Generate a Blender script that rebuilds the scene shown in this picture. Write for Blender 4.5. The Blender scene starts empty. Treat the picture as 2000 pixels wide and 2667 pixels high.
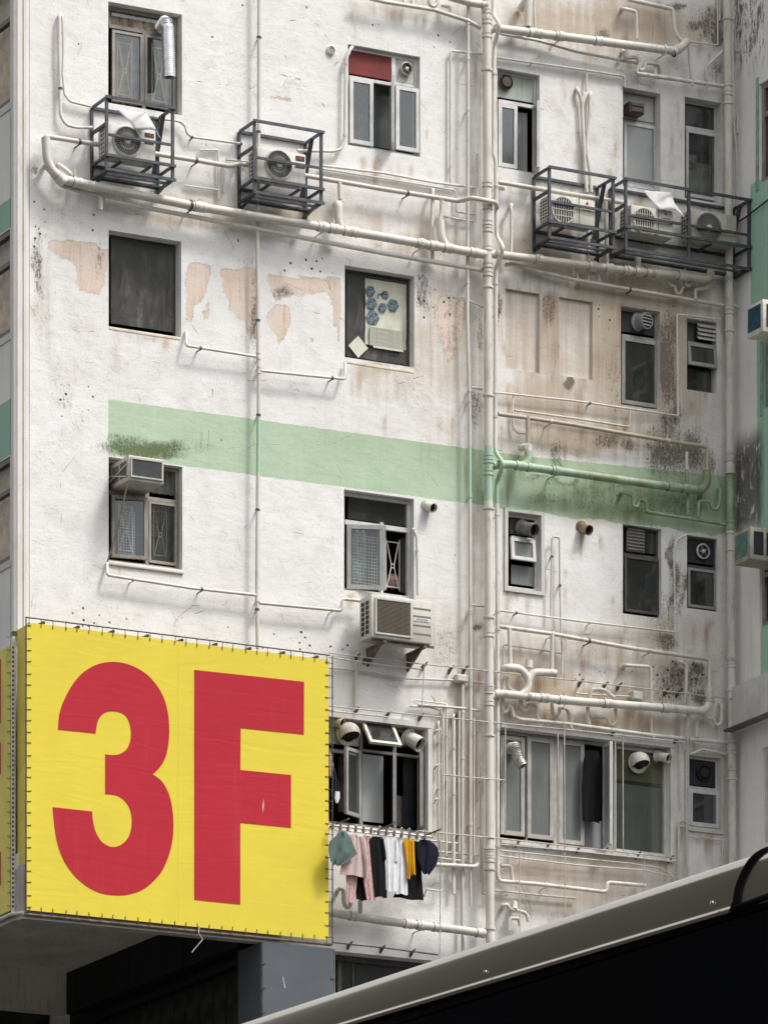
import bpy, bmesh, math, random
import numpy as np
from mathutils import Vector, Matrix
random.seed(7); rng = np.random.default_rng(5)
SC = bpy.context.scene; COL = SC.collection
# ------------------------------------------------------------------ camera, light, exposure
F = 15060.0; YH = 5400.0; CAMZ = 1.5                # focal length and horizon in photo pixels
cam_data = bpy.data.cameras.new('camera'); cam = bpy.data.objects.new('camera', cam_data); COL.objects.link(cam)
cam.location = (0, 0, CAMZ); cam.rotation_euler = (math.radians(90), 0, 0)
cam_data.sensor_fit = 'HORIZONTAL'; cam_data.sensor_width = 36.0; cam_data.lens = 36.0 * F / 2000.0
cam_data.shift_y = (YH - 1333.5) / 2000.0; cam_data.clip_start = 0.1; cam_data.clip_end = 3000
SC.camera = cam
TH = math.atan(F / 29324.0)                         # the facade's turn from the picture plane
Uw = Vector((math.cos(TH), math.sin(TH), 0)); Nw = Vector((math.sin(TH), -math.cos(TH), 0))
SUN = (Nw * 1.0 + Uw * 0.80 + Vector((0, 0, 2.0))).normalized()
sd = bpy.data.lights.new('sun', 'SUN'); sd.energy = 1.5; sd.angle = math.radians(10.0); sd.color = (1.0, 0.955, 0.89)
so = bpy.data.objects.new('sun', sd); COL.objects.link(so); so.rotation_euler = SUN.to_track_quat('Z', 'Y').to_euler(); so.location = (20, 0, 60)
wd = bpy.data.worlds.new('World'); SC.world = wd; wd.use_nodes = True
nt = wd.node_tree; bg = nt.nodes['Background']; sky = nt.nodes.new('ShaderNodeTexSky'); sky.sky_type = 'NISHITA'; sky.sun_disc = False
sky.sun_elevation = math.asin(SUN.z); sky.sun_rotation = math.atan2(SUN.x, SUN.y)
sky.air_density = 1.0; sky.dust_density = 5.0; sky.ozone_density = 1.0
hs = nt.nodes.new('ShaderNodeHueSaturation'); hs.inputs['Saturation'].default_value = 0.12
nt.links.new(sky.outputs[0], hs.inputs['Color']); nt.links.new(hs.outputs[0], bg.inputs[0]); bg.inputs[1].default_value = 0.15
SC.view_settings.view_transform = 'Standard'; SC.view_settings.look = 'None'; SC.view_settings.exposure = 0.66; SC.view_settings.gamma = 1.0
SC.cycles.max_bounces = 8; SC.cycles.transparent_max_bounces = 12

# ------------------------------------------------------------------ frame of the facade: u along the wall, y into the wall (d = -y outward), v up
Z0 = F / 195.0
FO = Vector((0, Z0, CAMZ)); RT = Matrix.Rotation(TH, 4, 'Z'); MF = Matrix.Translation(FO) @ RT
MI = MF.inverted(); CL = MI @ Vector((0, 0, CAMZ))
def ray(x, y): return RT.inverted() @ Vector(((x - 1000.0) / F, 1.0, (YH - y) / F))
def L(x, y, d=0.0):                                 # point of the plane d metres off the facade
    r = ray(x, y); t = (-d - CL.y) / r.y; return CL + r * t
def LS(x, y, u):                                    # point of the plane across the facade at u
    r = ray(x, y); t = (u - CL.x) / r.x; return CL + r * t
def LZ(x, y, v):
    r = ray(x, y); t = (v - CL.z) / r.z; return CL + r * t
def PX(u, d, v):
    w = MF @ Vector((u, -d, v)); return 1000 + F * w.x / w.y, YH - F * (w.z - CAMZ) / w.y
def R(x0, y0, x1, y1, d=0.0):                       # rectangle of the plane d from two picture corners: u0,u1,v0,v1
    a = L(x0, y0, d); b = L(x1, y1, d); return (min(a.x, b.x), max(a.x, b.x), min(a.z, b.z), max(a.z, b.z))

# ------------------------------------------------------------------ mesh building
class B:
    def __init__(s): s.v = []; s.f = []
    def add(s, vs, fs, M=None):
        n = len(s.v)
        for p in vs:
            p = Vector(p); s.v.append(tuple(M @ p) if M else tuple(p))
        for f in fs: s.f.append([i + n for i in f])
        return s
    def join(s, o, M=None): return s.add(o.v, o.f, M)
    def box(s, u0, u1, d0, d1, v0, v1, M=None):
        ya, yb = -max(d0, d1), -min(d0, d1)
        vs = [(u0, ya, v0), (u1, ya, v0), (u1, yb, v0), (u0, yb, v0), (u0, ya, v1), (u1, ya, v1), (u1, yb, v1), (u0, yb, v1)]
        return s.add(vs, [(0, 3, 2, 1), (4, 5, 6, 7), (0, 1, 5, 4), (1, 2, 6, 5), (2, 3, 7, 6), (3, 0, 4, 7)], M)
    def bevbox(s, u0, u1, d0, d1, v0, v1, r, M=None):
        bm = bmesh.new(); bmesh.ops.create_cube(bm, size=1.0)
        for p in bm.verts: p.co = Vector(((u0 + u1) / 2 + p.co.x * (u1 - u0), -(d0 + d1) / 2 + p.co.y * abs(d1 - d0), (v0 + v1) / 2 + p.co.z * (v1 - v0)))
        bmesh.ops.bevel(bm, geom=bm.edges[:], offset=r, segments=2, affect='EDGES', profile=.5)
        bm.verts.index_update(); s.add([p.co.copy() for p in bm.verts], [[q.index for q in f.verts] for f in bm.faces], M); bm.free(); return s
    def bar(s, a, b, w, h=None):                    # square bar from a to b
        h = h or w; a = Vector(a); b = Vector(b); t = (b - a)
        if t.length < 1e-6: return s
        t.normalize(); ref = Vector((0, 0, 1)) if abs(t.z) < .9 else Vector((0, 1, 0))
        x = t.cross(ref).normalized(); y = x.cross(t).normalized(); vs = []
        for p in (a, b):
            for i, j in ((-1, -1), (1, -1), (1, 1), (-1, 1)): vs.append(p + x * i * w / 2 + y * j * h / 2)
        return s.add(vs, [(3, 2, 1, 0), (4, 5, 6, 7), (0, 1, 5, 4), (1, 2, 6, 5), (2, 3, 7, 6), (3, 0, 4, 7)])
    def ring(s, rc, d0, d1, w, wt=None, wb=None):   # picture-frame ring, butted corners
        u0, u1, v0, v1 = rc; wt = wt or w; wb = wb or w
        s.box(u0, u0 + w, d0, d1, v0, v1); s.box(u1 - w, u1, d0, d1, v0, v1)
        s.box(u0 + w, u1 - w, d0, d1, v1 - wt, v1); s.box(u0 + w, u1 - w, d0, d1, v0, v0 + wb); return s
    def tube(s, pts, r, n=10, cap=True, fillet=2.2):
        pts = [Vector(p) for p in pts]; q = [pts[0]]
        for i in range(1, len(pts) - 1):
            a, p, b = pts[i - 1], pts[i], pts[i + 1]; da = (a - p); db = (b - p)
            if da.length < 1e-6 or db.length < 1e-6: continue
            ang = da.angle(db)
            if ang > math.radians(168): q.append(p); continue
            k = min(fillet * r, .48 * da.length, .48 * db.length); A = p + da.normalized() * k; C = p + db.normalized() * k
            m = 4 if ang < 2.2 else 3
            for j in range(m + 1):
                t = j / m; q.append(A * (1 - t) ** 2 + p * 2 * t * (1 - t) + C * t * t)
        q.append(pts[-1]); rad = r if isinstance(r, (list, tuple)) else None
        t = (q[1] - q[0]).normalized(); ref = Vector((0, 0, 1)) if abs(t.z) < .9 else Vector((0, 1, 0)); x = t.cross(ref).normalized(); vs = []; fs = []
        for i, p in enumerate(q):
            if i == 0: tt = (q[1] - q[0])
            elif i == len(q) - 1: tt = (q[-1] - q[-2])
            else: tt = (q[i + 1] - q[i]).normalized() + (q[i] - q[i - 1]).normalized()
            tt = tt.normalized(); x = (x - tt * x.dot(tt)).normalized(); y = tt.cross(x)
            for j in range(n):
                a = 2 * math.pi * j / n; vs.append(p + (x * math.cos(a) + y * math.sin(a)) * r)
        for i in range(len(q) - 1):
            for j in range(n): fs.append((i * n + j, i * n + (j + 1) % n, (i + 1) * n + (j + 1) % n, (i + 1) * n + j))
        if cap: fs.append(tuple(range(n - 1, -1, -1))); fs.append(tuple((len(q) - 1) * n + j for j in range(n)))
        return s.add(vs, fs)
    def lathe(s, prof, axis_o, axis, n=20):         # prof: (radius, distance along the axis)
        ax = Vector(axis).normalized(); ref = Vector((0, 0, 1)) if abs(ax.z) < .9 else Vector((1, 0, 0)); x = ax.cross(ref).normalized(); y = ax.cross(x); o = Vector(axis_o); vs = []; fs = []
        for r, h in prof:
            for j in range(n):
                a = 2 * math.pi * j / n; vs.append(o + ax * h + (x * math.cos(a) + y * math.sin(a)) * r)
        for i in range(len(prof) - 1):
            for j in range(n): fs.append((i * n + j, i * n + (j + 1) % n, (i + 1) * n + (j + 1) % n, (i + 1) * n + j))
        return s.add(vs, fs)
    def prism(s, poly, d0, d1):                     # polygon of (u,v) between two depths
        n = len(poly); a, b = -max(d0, d1), -min(d0, d1)
        vs = [(p[0], a, p[1]) for p in poly] + [(p[0], b, p[1]) for p in poly]
        ar = sum(poly[i][0] * poly[(i + 1) % n][1] - poly[(i + 1) % n][0] * poly[i][1] for i in range(n))
        fr = list(range(n)); bk = list(range(2 * n - 1, n - 1, -1))
        fs = [fr, bk] + [(i, i + n, (i + 1) % n + n, (i + 1) % n) for i in range(n)]
        if ar < 0: fs = [list(reversed(f)) for f in fs]
        return s.add(vs, fs)
ORG = {}; LASTMESH = [None]
def mk(name, b, mat, parent=None, org=None, smooth=False, ang=40, **props):
    me = bpy.data.meshes.new(name)
    if org is None:
        a = np.array(b.v); c = (a.min(0) + a.max(0)) / 2; org = Vector(c) if parent else Vector((c[0], a[:, 1].max(), a[:, 2].min()))
    org = Vector(org)
    me.from_pydata([tuple(Vector(p) - org) for p in b.v], [], b.f); me.update()
    if smooth: me.shade_smooth(); me.set_sharp_from_angle(angle=math.radians(ang))
    mats = mat if isinstance(mat, (list, tuple)) else [mat]
    for m in mats: me.materials.append(m)
    o = bpy.data.objects.new(name, me); COL.objects.link(o); place(o, org, parent)
    for k, v in props.items(): o[k] = v
    LASTMESH[0] = me
    return o
def place(o, org, parent):
    ORG[o.name] = Vector(org)
    if parent is not None: o.parent = parent; o.location = Vector(org) - ORG[parent.name]
    else: o.location = MF @ Vector(org); o.rotation_euler = (0, 0, TH)
def thing(name, label, cat, org, group=None):
    o = bpy.data.objects.new(name, None); o.empty_display_size = .2; COL.objects.link(o); place(o, org, None)
    o['label'] = label; o['category'] = cat
    if group: o['group'] = group
    return o
def tag(o, label, cat, group=None):
    o['label'] = label; o['category'] = cat
    if group: o['group'] = group
    return o
def inst(src, org, parent, name=None):              # another object of the same mesh
    o = bpy.data.objects.new(name or src.name.split('.')[0], src.data); COL.objects.link(o); place(o, org, parent); return o

# ------------------------------------------------------------------ materials
class N:
    def __init__(s, name):
        s.m = bpy.data.materials.new(name); s.m.use_nodes = True; s.t = s.m.node_tree; s.t.nodes.clear()
        s.out = s.t.nodes.new('ShaderNodeOutputMaterial'); s.b = s.t.nodes.new('ShaderNodeBsdfPrincipled'); s.t.links.new(s.b.outputs[0], s.out.inputs[0])
    def n(s, typ, **kw):
        nd = s.t.nodes.new(typ)
        for k, v in kw.items(): setattr(nd, k, v)
        return nd
    def put(s, inp, v):
        if isinstance(v, bpy.types.NodeSocket): s.t.links.new(v, inp)
        elif v is not None: inp.default_value = (v[0], v[1], v[2], 1.0) if isinstance(v, tuple) and inp.type == 'RGBA' and len(v) == 3 else v
    def m2(s, op, a, b=None, c=None, clamp=False):
        nd = s.n('ShaderNodeMath', operation=op, use_clamp=clamp)
        s.put(nd.inputs[0], a)
        if b is not None: s.put(nd.inputs[1], b)
        if c is not None: s.put(nd.inputs[2], c)
        return nd.outputs[0]
    def mix(s, f, a, b, mode='MIX'):
        nd = s.n('ShaderNodeMix', data_type='RGBA', blend_type=mode); s.put(nd.inputs[0], f); s.put(nd.inputs[6], a); s.put(nd.inputs[7], b); return nd.outputs[2]
    def coord(s, obj=None):
        nd = s.n('ShaderNodeTexCoord')
        if obj: nd.object = obj
        return nd.outputs['Object']
    def scale(s, co, v):
        nd = s.n('ShaderNodeMapping'); s.put(nd.inputs[0], co); nd.inputs[3].default_value = v; return nd.outputs[0]
    def noise(s, co, sc, det=4.0, rough=.55, dist=0.0):
        nd = s.n('ShaderNodeTexNoise'); s.put(nd.inputs['Vector'], co); nd.inputs['Scale'].default_value = sc; nd.inputs['Detail'].default_value = det
        nd.inputs['Roughness'].default_value = rough; nd.inputs['Distortion'].default_value = dist; return nd.outputs[0]
    def vor(s, co, sc, feat='F1', rnd=1.0):
        nd = s.n('ShaderNodeTexVoronoi', feature=feat); s.put(nd.inputs['Vector'], co); nd.inputs['Scale'].default_value = sc; nd.inputs['Randomness'].default_value = rnd; return nd
    def ramp(s, f, a, b):                           # smooth step from a to b
        nd = s.n('ShaderNodeMapRange', interpolation_type='SMOOTHSTEP'); s.put(nd.inputs[0], f); nd.inputs[1].default_value = a; nd.inputs[2].default_value = b; return nd.outputs[0]
    def attr(s, name): return s.n('ShaderNodeAttribute', attribute_name=name).outputs['Fac']
    def bump(s, h, st=.3, dist=.01):
        nd = s.n('ShaderNodeBump'); nd.inputs['Strength'].default_value = st; nd.inputs['Distance'].default_value = dist; s.put(nd.inputs['Height'], h); s.t.links.new(nd.outputs[0], s.b.inputs['Normal'])
    def set(s, base=None, rough=None, metal=None, spec=None):
        if base is not None: s.put(s.b.inputs['Base Color'], base)
        if rough is not None: s.put(s.b.inputs['Roughness'], rough)
        if metal is not None: s.put(s.b.inputs['Metallic'], metal)
        if spec is not None: s.put(s.b.inputs['Specular IOR Level'], spec)
        return s
MATS = {}
def plain(name, col, rough=.6, metal=0.0, vary=.12, sc=6.0, dirt=None, bump=0.0, spec=.4):
    if name in MATS: return MATS[name]
    k = N(name); co = k.coord(); f = k.noise(co, sc, 5)
    dk = tuple(c * (1 - vary * 2) for c in col); lt = tuple(min(1, c * (1 + vary)) for c in col)
    base = k.mix(k.ramp(f, .3, .7), dk, lt)
    if dirt:
        st = k.noise(k.scale(co, (9, 9, .9)), 2.2, 6, .65); base = k.mix(k.m2('MULTIPLY', k.ramp(st, .48, .75), dirt[3]), base, dirt[:3])
    k.set(base, rough, metal, spec)
    if bump: k.bump(k.noise(co, sc * 6, 4), bump, .004)
    MATS[name] = k.m; return k.m
# ------------------------------------------------------------------ the old apartment building: openings first
bld = thing('apartment_building', 'old white painted apartment block with a pale green band and rows of shabby windows', 'building', (0, 0, -1.5))
wall_me = bpy.data.meshes.new('facade_wall'); wall = bpy.data.objects.new('facade_wall', wall_me); COL.objects.link(wall); place(wall, (0, 0, 0), bld)
OPEN = {  # picture corners of each opening on the wall plane, recess depth
 'A1': (282, 2, 474, 299, .17), 'A2': (283, 598, 472, 878, .20), 'A3': (283, 1189, 475, 1484, .14),
 'B1': (906, 113, 1094, 408, .10), 'B2': (898, 690, 1079, 957, .17), 'B3': (896, 1274, 1078, 1560, .12), 'B4': (800, 1862, 1111, 2172, .15),
 'C1': (1295, 175, 1405, 452, .12), 'D1': (1622, 225, 1720, 500, .18), 'E1': (1783, 250, 1879, 530, .17),
 'D2': (1617, 795, 1719, 1068, .13), 'E2': (1789, 827, 1866, 1026, .10),
 'C3': (1321, 1332, 1407, 1542, .10), 'D3': (1622, 1364, 1722, 1611, .12), 'E3': (1789, 1393, 1868, 1594, .08),
 'C4': (1301, 1897, 1741, 2236, .12), 'E4': (1792, 1968, 1873, 2161, .08),
 'F2': (872, 2478, 1300, 2900, .25),
}
OR = {k: R(*v[:4]) for k, v in OPEN.items()}
SHALLOW = {'C2': (1316, 750, 1405, 972, .05), 'C5': (1456, 772, 1543, 990, .045)}      # bricked-up windows
SR = {k: R(*v[:4]) for k, v in SHALLOW.items()}
UC = L(77, 1300).x; UW = L(1911, 1300).x           # left corner, inner corner at the wing
SGD = .45; sa = L(70, 1621, SGD); sb = L(856, 2450, SGD); SG = (sa.x, sb.x, sb.z, sa.z)          # the banner's rectangle
VOIDU = L(690, 2455, 0).x; VOIDV = SG[2] - .03
VTOP = L(1000, -260).z; WTOP = VTOP + 12; VBOT = -1.5

# ------------------------------------------------------------------ wall paint: stains and some painted pipe shading kept as fields on the wall's own vertices
us = [UC + (UW - UC) * i / 215 for i in range(216)]; vb = L(1000, 2760).z
vs_ = [vb + (VTOP - vb) * i / 285 for i in range(286)]
def insert(lst, vals):
    for q in vals:
        i = min(range(len(lst)), key=lambda j: abs(lst[j] - q))
        if 0 < i < len(lst) - 1 and abs(lst[i] - q) < (lst[1] - lst[0]) * .5 and lst[i] not in FIX: lst[i] = q
        else: lst.append(q); lst.sort()
        FIX.add(q)
FIX = set()
for rc in list(OR.values()) + list(SR.values()): insert(us, rc[:2]); insert(vs_, [q for q in rc[2:] if vb < q < VTOP])
insert(us, [VOIDU]); insert(vs_, [VOIDV]); us = sorted(set(us)); vs_ = sorted(set(vs_))
def inrect(u, v, rc, e=0): return rc[0] - e < u < rc[1] + e and rc[2] - e < v < rc[3] + e
UU, VV = np.meshgrid(np.array(us), np.array(vs_))
def PXa(u, v):
    x = u * math.cos(TH) + FO.x; y = u * math.sin(TH) + FO.y; return 1000 + F * x / y, YH - F * v / y
PXX, PYY = PXa(UU, VV)
def fieldnoise(sc, seed, oct=4):
    r = np.random.default_rng(seed); out = np.zeros_like(UU); amp = 1.0; tot = 0
    for o in range(oct):
        k = sc * 2 ** o; g = r.random((64, 64)); a = (UU * k) % 63; b = (VV * k) % 63; i = np.floor(a).astype(int); j = np.floor(b).astype(int)
        fa = a - i; fb = b - j; fa = fa * fa * (3 - 2 * fa); fb = fb * fb * (3 - 2 * fb); i1 = (i + 1) % 64; j1 = (j + 1) % 64
        out += amp * ((g[i, j] * (1 - fa) + g[i1, j] * fa) * (1 - fb) + (g[i, j1] * (1 - fa) + g[i1, j1] * fa) * fb); tot += amp; amp *= .55
    return out / tot
WX = PXX + (fieldnoise(2.5, 1) - .5) * 46; WY = PYY + (fieldnoise(2.5, 2) - .5) * 46
def ell(f, cx, cy, rx, ry, a=1.0, soft=.9):
    d = np.sqrt(((WX - cx) / rx) ** 2 + ((WY - cy) / ry) ** 2); np.maximum(f, a * np.clip((1 - d) / soft + .35, 0, 1) * (d < 1.35), out=f)
def streak(f, cx, y0, y1, w, a=1.0):                # runs down from y0 and fades out
    t = np.clip((PYY - y0) / (y1 - y0), 0, 1); g = np.exp(-((PXX + (WX - PXX) * .25 - cx) / w) ** 2) * np.clip(t / .22, 0, 1) * (1 - t) ** .9 * (.55 + .9 * np.abs(np.sin(cx * 1.7 + PYY * .021))); np.maximum(f, np.minimum(1.0, a * g), out=f)
def poly(f, pts, a=1.0, X=None, Y=None):
    X = WX * .3 + PXX * .7 if X is None else X; Y = WY * .3 + PYY * .7 if Y is None else Y
    ins = np.zeros(X.shape, bool); n = len(pts)
    for i in range(n):
        (x1, y1), (x2, y2) = pts[i], pts[(i + 1) % n]
        if y1 == y2: continue
        c = ((y1 > Y) != (y2 > Y)) & (X < (x2 - x1) * (Y - y1) / (y2 - y1) + x1); ins ^= c
    f[ins] = np.maximum(f[ins], a)
def blur(f, k=1):
    for _ in range(k):
        g = np.pad(f, 1, mode='edge'); f = (g[1:-1, 1:-1] * 4 + g[:-2, 1:-1] + g[2:, 1:-1] + g[1:-1, :-2] + g[1:-1, 2:]) / 8
    return f
peel = np.zeros_like(UU); mould = np.zeros_like(UU); rust = np.zeros_like(UU); grime_shade = np.zeros_like(UU); hole = np.zeros_like(UU); lump = np.zeros_like(UU)
poly(peel, [(125, 632), (160, 628), (245, 640), (282, 652), (277, 700), (262, 765), (205, 752), (200, 690), (150, 670), (128, 662)])
poly(peel, [(486, 690), (515, 682), (548, 690), (545, 720), (538, 760), (522, 790), (505, 800), (502, 835), (484, 850)])
poly(peel, [(536, 790), (547, 772), (545, 810), (540, 835), (527, 832)])
poly(peel, [(556, 690), (600, 698), (664, 700), (670, 860), (684, 880), (660, 888), (648, 870), (636, 835), (612, 822), (595, 790), (580, 752), (572, 700)])
poly(peel, [(692, 715), (760, 722), (830, 725), (884, 718), (886, 790), (882, 860), (884, 895), (874, 870), (864, 800), (858, 760), (800, 762), (764, 766), (728, 770), (722, 790), (710, 770), (698, 740)])
poly(peel, [(696, 815), (716, 790), (757, 795), (760, 840), (745, 868), (730, 900), (718, 888), (722, 870), (705, 850)])
poly(peel, [(804, 872), (819, 874), (815, 895), (806, 892)])
poly(peel, [(1140, 770), (1212, 775), (1208, 880), (1190, 920), (1165, 960), (1150, 900), (1128, 850), (1120, 800)], .62)
poly(peel, [(1085, 780), (1105, 775), (1112, 830), (1098, 850)], .5)
poly(peel, [(680, 250), (700, 247), (765, 258), (764, 266), (700, 258), (682, 254)])
peel = blur(peel, 2)
M_ = lambda *a: ell(mould, *a)
M_(375, 1172, 115, 24, .8); M_(330, 1150, 60, 20, .55); M_(430, 1190, 60, 14, .6)
M_(1737, 960, 26, 130, .85); M_(1735, 860, 20, 60, .6); M_(1745, 1180, 60, 70, .75); M_(1800, 1180, 50, 55, .75); M_(1850, 1200, 30, 60, .5); M_(1700, 1150, 30, 40, .5)
M_(1752, 1500, 14, 110, .8); M_(1775, 1540, 8, 60, .7); M_(1735, 1670, 34, 30, .7); M_(1770, 1770, 75, 55, .62); M_(1812, 1738, 22, 24, 1.0); M_(1815, 1820, 26, 20, .9); M_(1720, 1600, 60, 90, .35)
M_(1850, 70, 40, 60, .6); M_(1760, 10, 40, 12, .8); M_(1830, 60, 50, 16, .7); M_(1862, 100, 16, 30, .8); M_(1570, 85, 22, 14, .8); M_(1860, 190, 20, 30, .5)
M_(1482, 995, 13, 16, 1.4); M_(1500, 870, 40, 10, .3); M_(1600, 1300, 260, 60, .30); M_(1780, 1310, 110, 60, .36); M_(1450, 1250, 120, 10, .45); M_(1600, 1265, 90, 12, .45)
M_(1240, 1640, 16, 8, 1.3); M_(95, 700, 16, 110, .55); M_(150, 1020, 60, 65, .22); M_(170, 1040, 35, 30, .28); M_(255, 690, 12, 60, .4); M_(655, 830, 12, 90, .6); M_(650, 720, 10, 60, .4)
M_(735, 750, 36, 18, .6); M_(1100, 760, 24, 60, .6); M_(1300, 810, 14, 50, .65); M_(1250, 860, 10, 70, .5); M_(1425, 800, 26, 50, .5); M_(1600, 1000, 30, 120, .3)
M_(1160, 1680, 50, 80, .3); M_(1240, 1060, 20, 50, .5); M_(1420, 1300, 80, 30, .3); M_(1630, 960, 20, 120, .3); M_(840, 1730, 30, 12, .5)
M_(1745, 1100, 30, 60, .6); M_(1580, 1150, 40, 25, .6); M_(1640, 1160, 24, 24, .6); M_(1450, 1180, 25, 40, .55); M_(520, 1160, 60, 20, .25); M_(100, 445, 12, 20, .6)
for q in ((1737, 800, 1110, 12, .75), (1725, 850, 1000, 7, .6), (1750, 1130, 1260, 16, .7), (1805, 1120, 1250, 14, .7), (1770, 1120, 1240, 10, .6), (1748, 1370, 1640, 6, .8), (1776, 1450, 1600, 5, .7), (1733, 1640, 1760, 12, .55), (1300, 760, 900, 6, .6), (1420, 790, 860, 6, .7), (1590, 780, 860, 6, .5), (655, 760, 880, 6, .6), (255, 650, 780, 6, .35), (92, 640, 800, 9, .45), (1455, 960, 1060, 6, .5), (1482, 985, 1040, 9, .9), (1855, 1060, 1220, 10, .4)): streak(mould, *q)
def G_(*a): ell(grime_shade, *a)
rs_ = random.Random(21)
for k_ in range(460):                                # dirt that has run down from sills, pipes and ledges
    xx = rs_.choice([rs_.uniform(1290, 1890), rs_.uniform(1290, 1890), rs_.uniform(1290, 1890), rs_.uniform(900, 1260), rs_.uniform(90, 900)]); yy = rs_.uniform(-60, 2350); ll = rs_.uniform(50, 240); aa = rs_.uniform(.4, 1.15) * (1 if xx > 1280 else .75 if xx > 900 else .42)
    streak(grime_shade, xx, yy, yy + ll, rs_.uniform(4, 8), aa * .9)
for k_ in OPEN:
    x0_, y0_, x1_, y1_, _ = OPEN[k_]
    for j_ in range(5): xx = rs_.uniform(x0_, x1_); streak(grime_shade, xx, y1_ - (x1_ - xx) * .12, y1_ + rs_.uniform(50, 160), rs_.uniform(6, 14), rs_.uniform(.45, .9) * (1 if x0_ > 880 or k_ == 'A2' else .5))
for k_ in range(110): xx = rs_.uniform(1300, 1880); yy = rs_.choice([1085, 1120, 1145, 700, 790, 1640, 1700, 1860, 60, 880]) + rs_.uniform(-30, 30); streak(rust, xx, yy, yy + rs_.uniform(40, 170), rs_.uniform(4, 8), rs_.uniform(.3, .8))
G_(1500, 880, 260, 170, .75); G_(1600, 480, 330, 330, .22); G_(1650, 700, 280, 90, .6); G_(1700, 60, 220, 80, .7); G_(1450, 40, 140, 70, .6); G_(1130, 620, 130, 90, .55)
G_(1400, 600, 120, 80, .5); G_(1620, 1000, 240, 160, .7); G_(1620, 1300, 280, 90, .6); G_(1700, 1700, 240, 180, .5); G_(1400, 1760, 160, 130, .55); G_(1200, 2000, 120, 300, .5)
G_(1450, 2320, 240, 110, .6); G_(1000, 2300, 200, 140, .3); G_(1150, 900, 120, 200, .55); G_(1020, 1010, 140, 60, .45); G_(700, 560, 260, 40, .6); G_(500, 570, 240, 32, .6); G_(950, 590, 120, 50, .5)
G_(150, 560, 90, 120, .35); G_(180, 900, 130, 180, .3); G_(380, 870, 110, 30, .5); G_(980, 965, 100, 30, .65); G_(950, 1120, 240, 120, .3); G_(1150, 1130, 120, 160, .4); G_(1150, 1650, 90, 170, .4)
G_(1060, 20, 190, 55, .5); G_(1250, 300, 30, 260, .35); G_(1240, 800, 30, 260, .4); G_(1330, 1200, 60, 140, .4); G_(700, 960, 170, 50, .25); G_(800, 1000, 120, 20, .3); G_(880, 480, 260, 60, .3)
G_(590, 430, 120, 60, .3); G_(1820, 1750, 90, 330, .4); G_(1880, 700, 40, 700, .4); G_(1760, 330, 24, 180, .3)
G_(1600, 330, 330, 330, .3); G_(1600, 60, 290, 90, .75); G_(1400, 1770, 130, 60, 1.0); G_(1380, 1860, 110, 34, 1.0); G_(1620, 1880, 220, 40, .9); G_(1560, 1700, 120, 60, .6); G_(1540, 1810, 260, 30, .9); G_(1400, 2260, 140, 40, .8); G_(1210, 1980, 50, 330, .7); G_(1100, 640, 160, 40, .7); G_(1400, 690, 130, 30, .7); G_(1580, 870, 320, 200, .85); G_(1430, 1050, 170, 110, .75); G_(1520, 1140, 260, 60, .8); G_(1380, 640, 120, 50, .7); G_(1650, 760, 260, 40, .7); G_(1500, 60, 260, 70, .75); G_(1760, 1000, 150, 200, .6); G_(1420, 1320, 120, 40, .55); G_(1350, 1480, 80, 120, .35); G_(1150, 800, 80, 130, .55); G_(1250, 1500, 30, 500, .45); G_(1500, 2290, 300, 90, .7); G_(1200, 2100, 100, 300, .5); G_(600, 520, 400, 40, .5); G_(320, 500, 200, 40, .5); G_(110, 800, 40, 180, .4); G_(1380, 1850, 120, 60, .6); G_(1650, 1870, 240, 60, .5)  # grime; those along the pipe lines paint in the brown shade under the pipes
S_ = lambda *a: streak(rust, *a)
S_(1404, 690, 960, 7, .8); S_(1427, 750, 860, 6, 1.0); S_(1440, 745, 890, 9, 1.1); S_(1419, 765, 900, 8, .8); S_(1450, 860, 1100, 22, .5); S_(1505, 980, 1180, 8, .7); S_(1600, 1055, 1260, 9, .9)
S_(1703, 1150, 1240, 10, .8); S_(1213, 775, 860, 7, 1.2); S_(1247, 1738, 1850, 8, 1.2); S_(1405, 1760, 1820, 22, .8); S_(1475, 1525, 1600, 4, .8); S_(1716, 15, 130, 6, .7); S_(1254, 2025, 2090, 3, 1.2)
S_(1540, 1768, 1790, 7, 1.3); S_(1640, 860, 1050, 20, .35); S_(1560, 880, 1100, 26, .35); S_(1420, 1530, 1560, 5, .5); S_(1250, 1250, 1310, 4, .9); S_(1030, 2445, 2460, 6, .8); S_(1735, 960, 1150, 20, .4)
S_(1370, 905, 985, 3, .5); S_(1365, 1770, 1830, 20, .6); S_(1590, 690, 790, 6, .5); S_(1660, 690, 760, 5, .5)
def H_(*a): ell(hole, *a)
H_(95, 590, 22, 80, 1); H_(253, 600, 12, 60, 1); H_(490, 650, 10, 40, .8); H_(620, 650, 20, 40, .7); H_(800, 690, 80, 30, .8); H_(865, 710, 30, 30, .9); H_(250, 1600, 90, 26, .9); H_(560, 1640, 60, 26, .9); H_(760, 1670, 140, 26, .9); H_(900, 1680, 40, 30, .8)
H_(190, 1050, 70, 70, .7); H_(640, 20, 30, 30, .8); H_(720, 40, 24, 24, .8); H_(800, 40, 20, 24, .7); H_(970, 60, 20, 30, .7); H_(540, 100, 20, 30, .7); H_(1140, 100, 40, 20, .8); H_(200, 100, 30, 40, .7); H_(1100, 790, 30, 60, .9); H_(1150, 780, 40, 40, .8); H_(1720, 800, 60, 40, .6)
H_(1770, 1750, 90, 80, .8); H_(1530, 1760, 60, 30, .5); H_(1580, 820, 30, 40, .9); H_(1300, 800, 20, 60, .8); H_(875, 1390, 30, 40, .4); H_(560, 1170, 50, 30, .6); H_(1170, 1480, 40, 60, .4); H_(1360, 950, 40, 30, .5)
P_ = lambda *a: ell(lump, *a)
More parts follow.
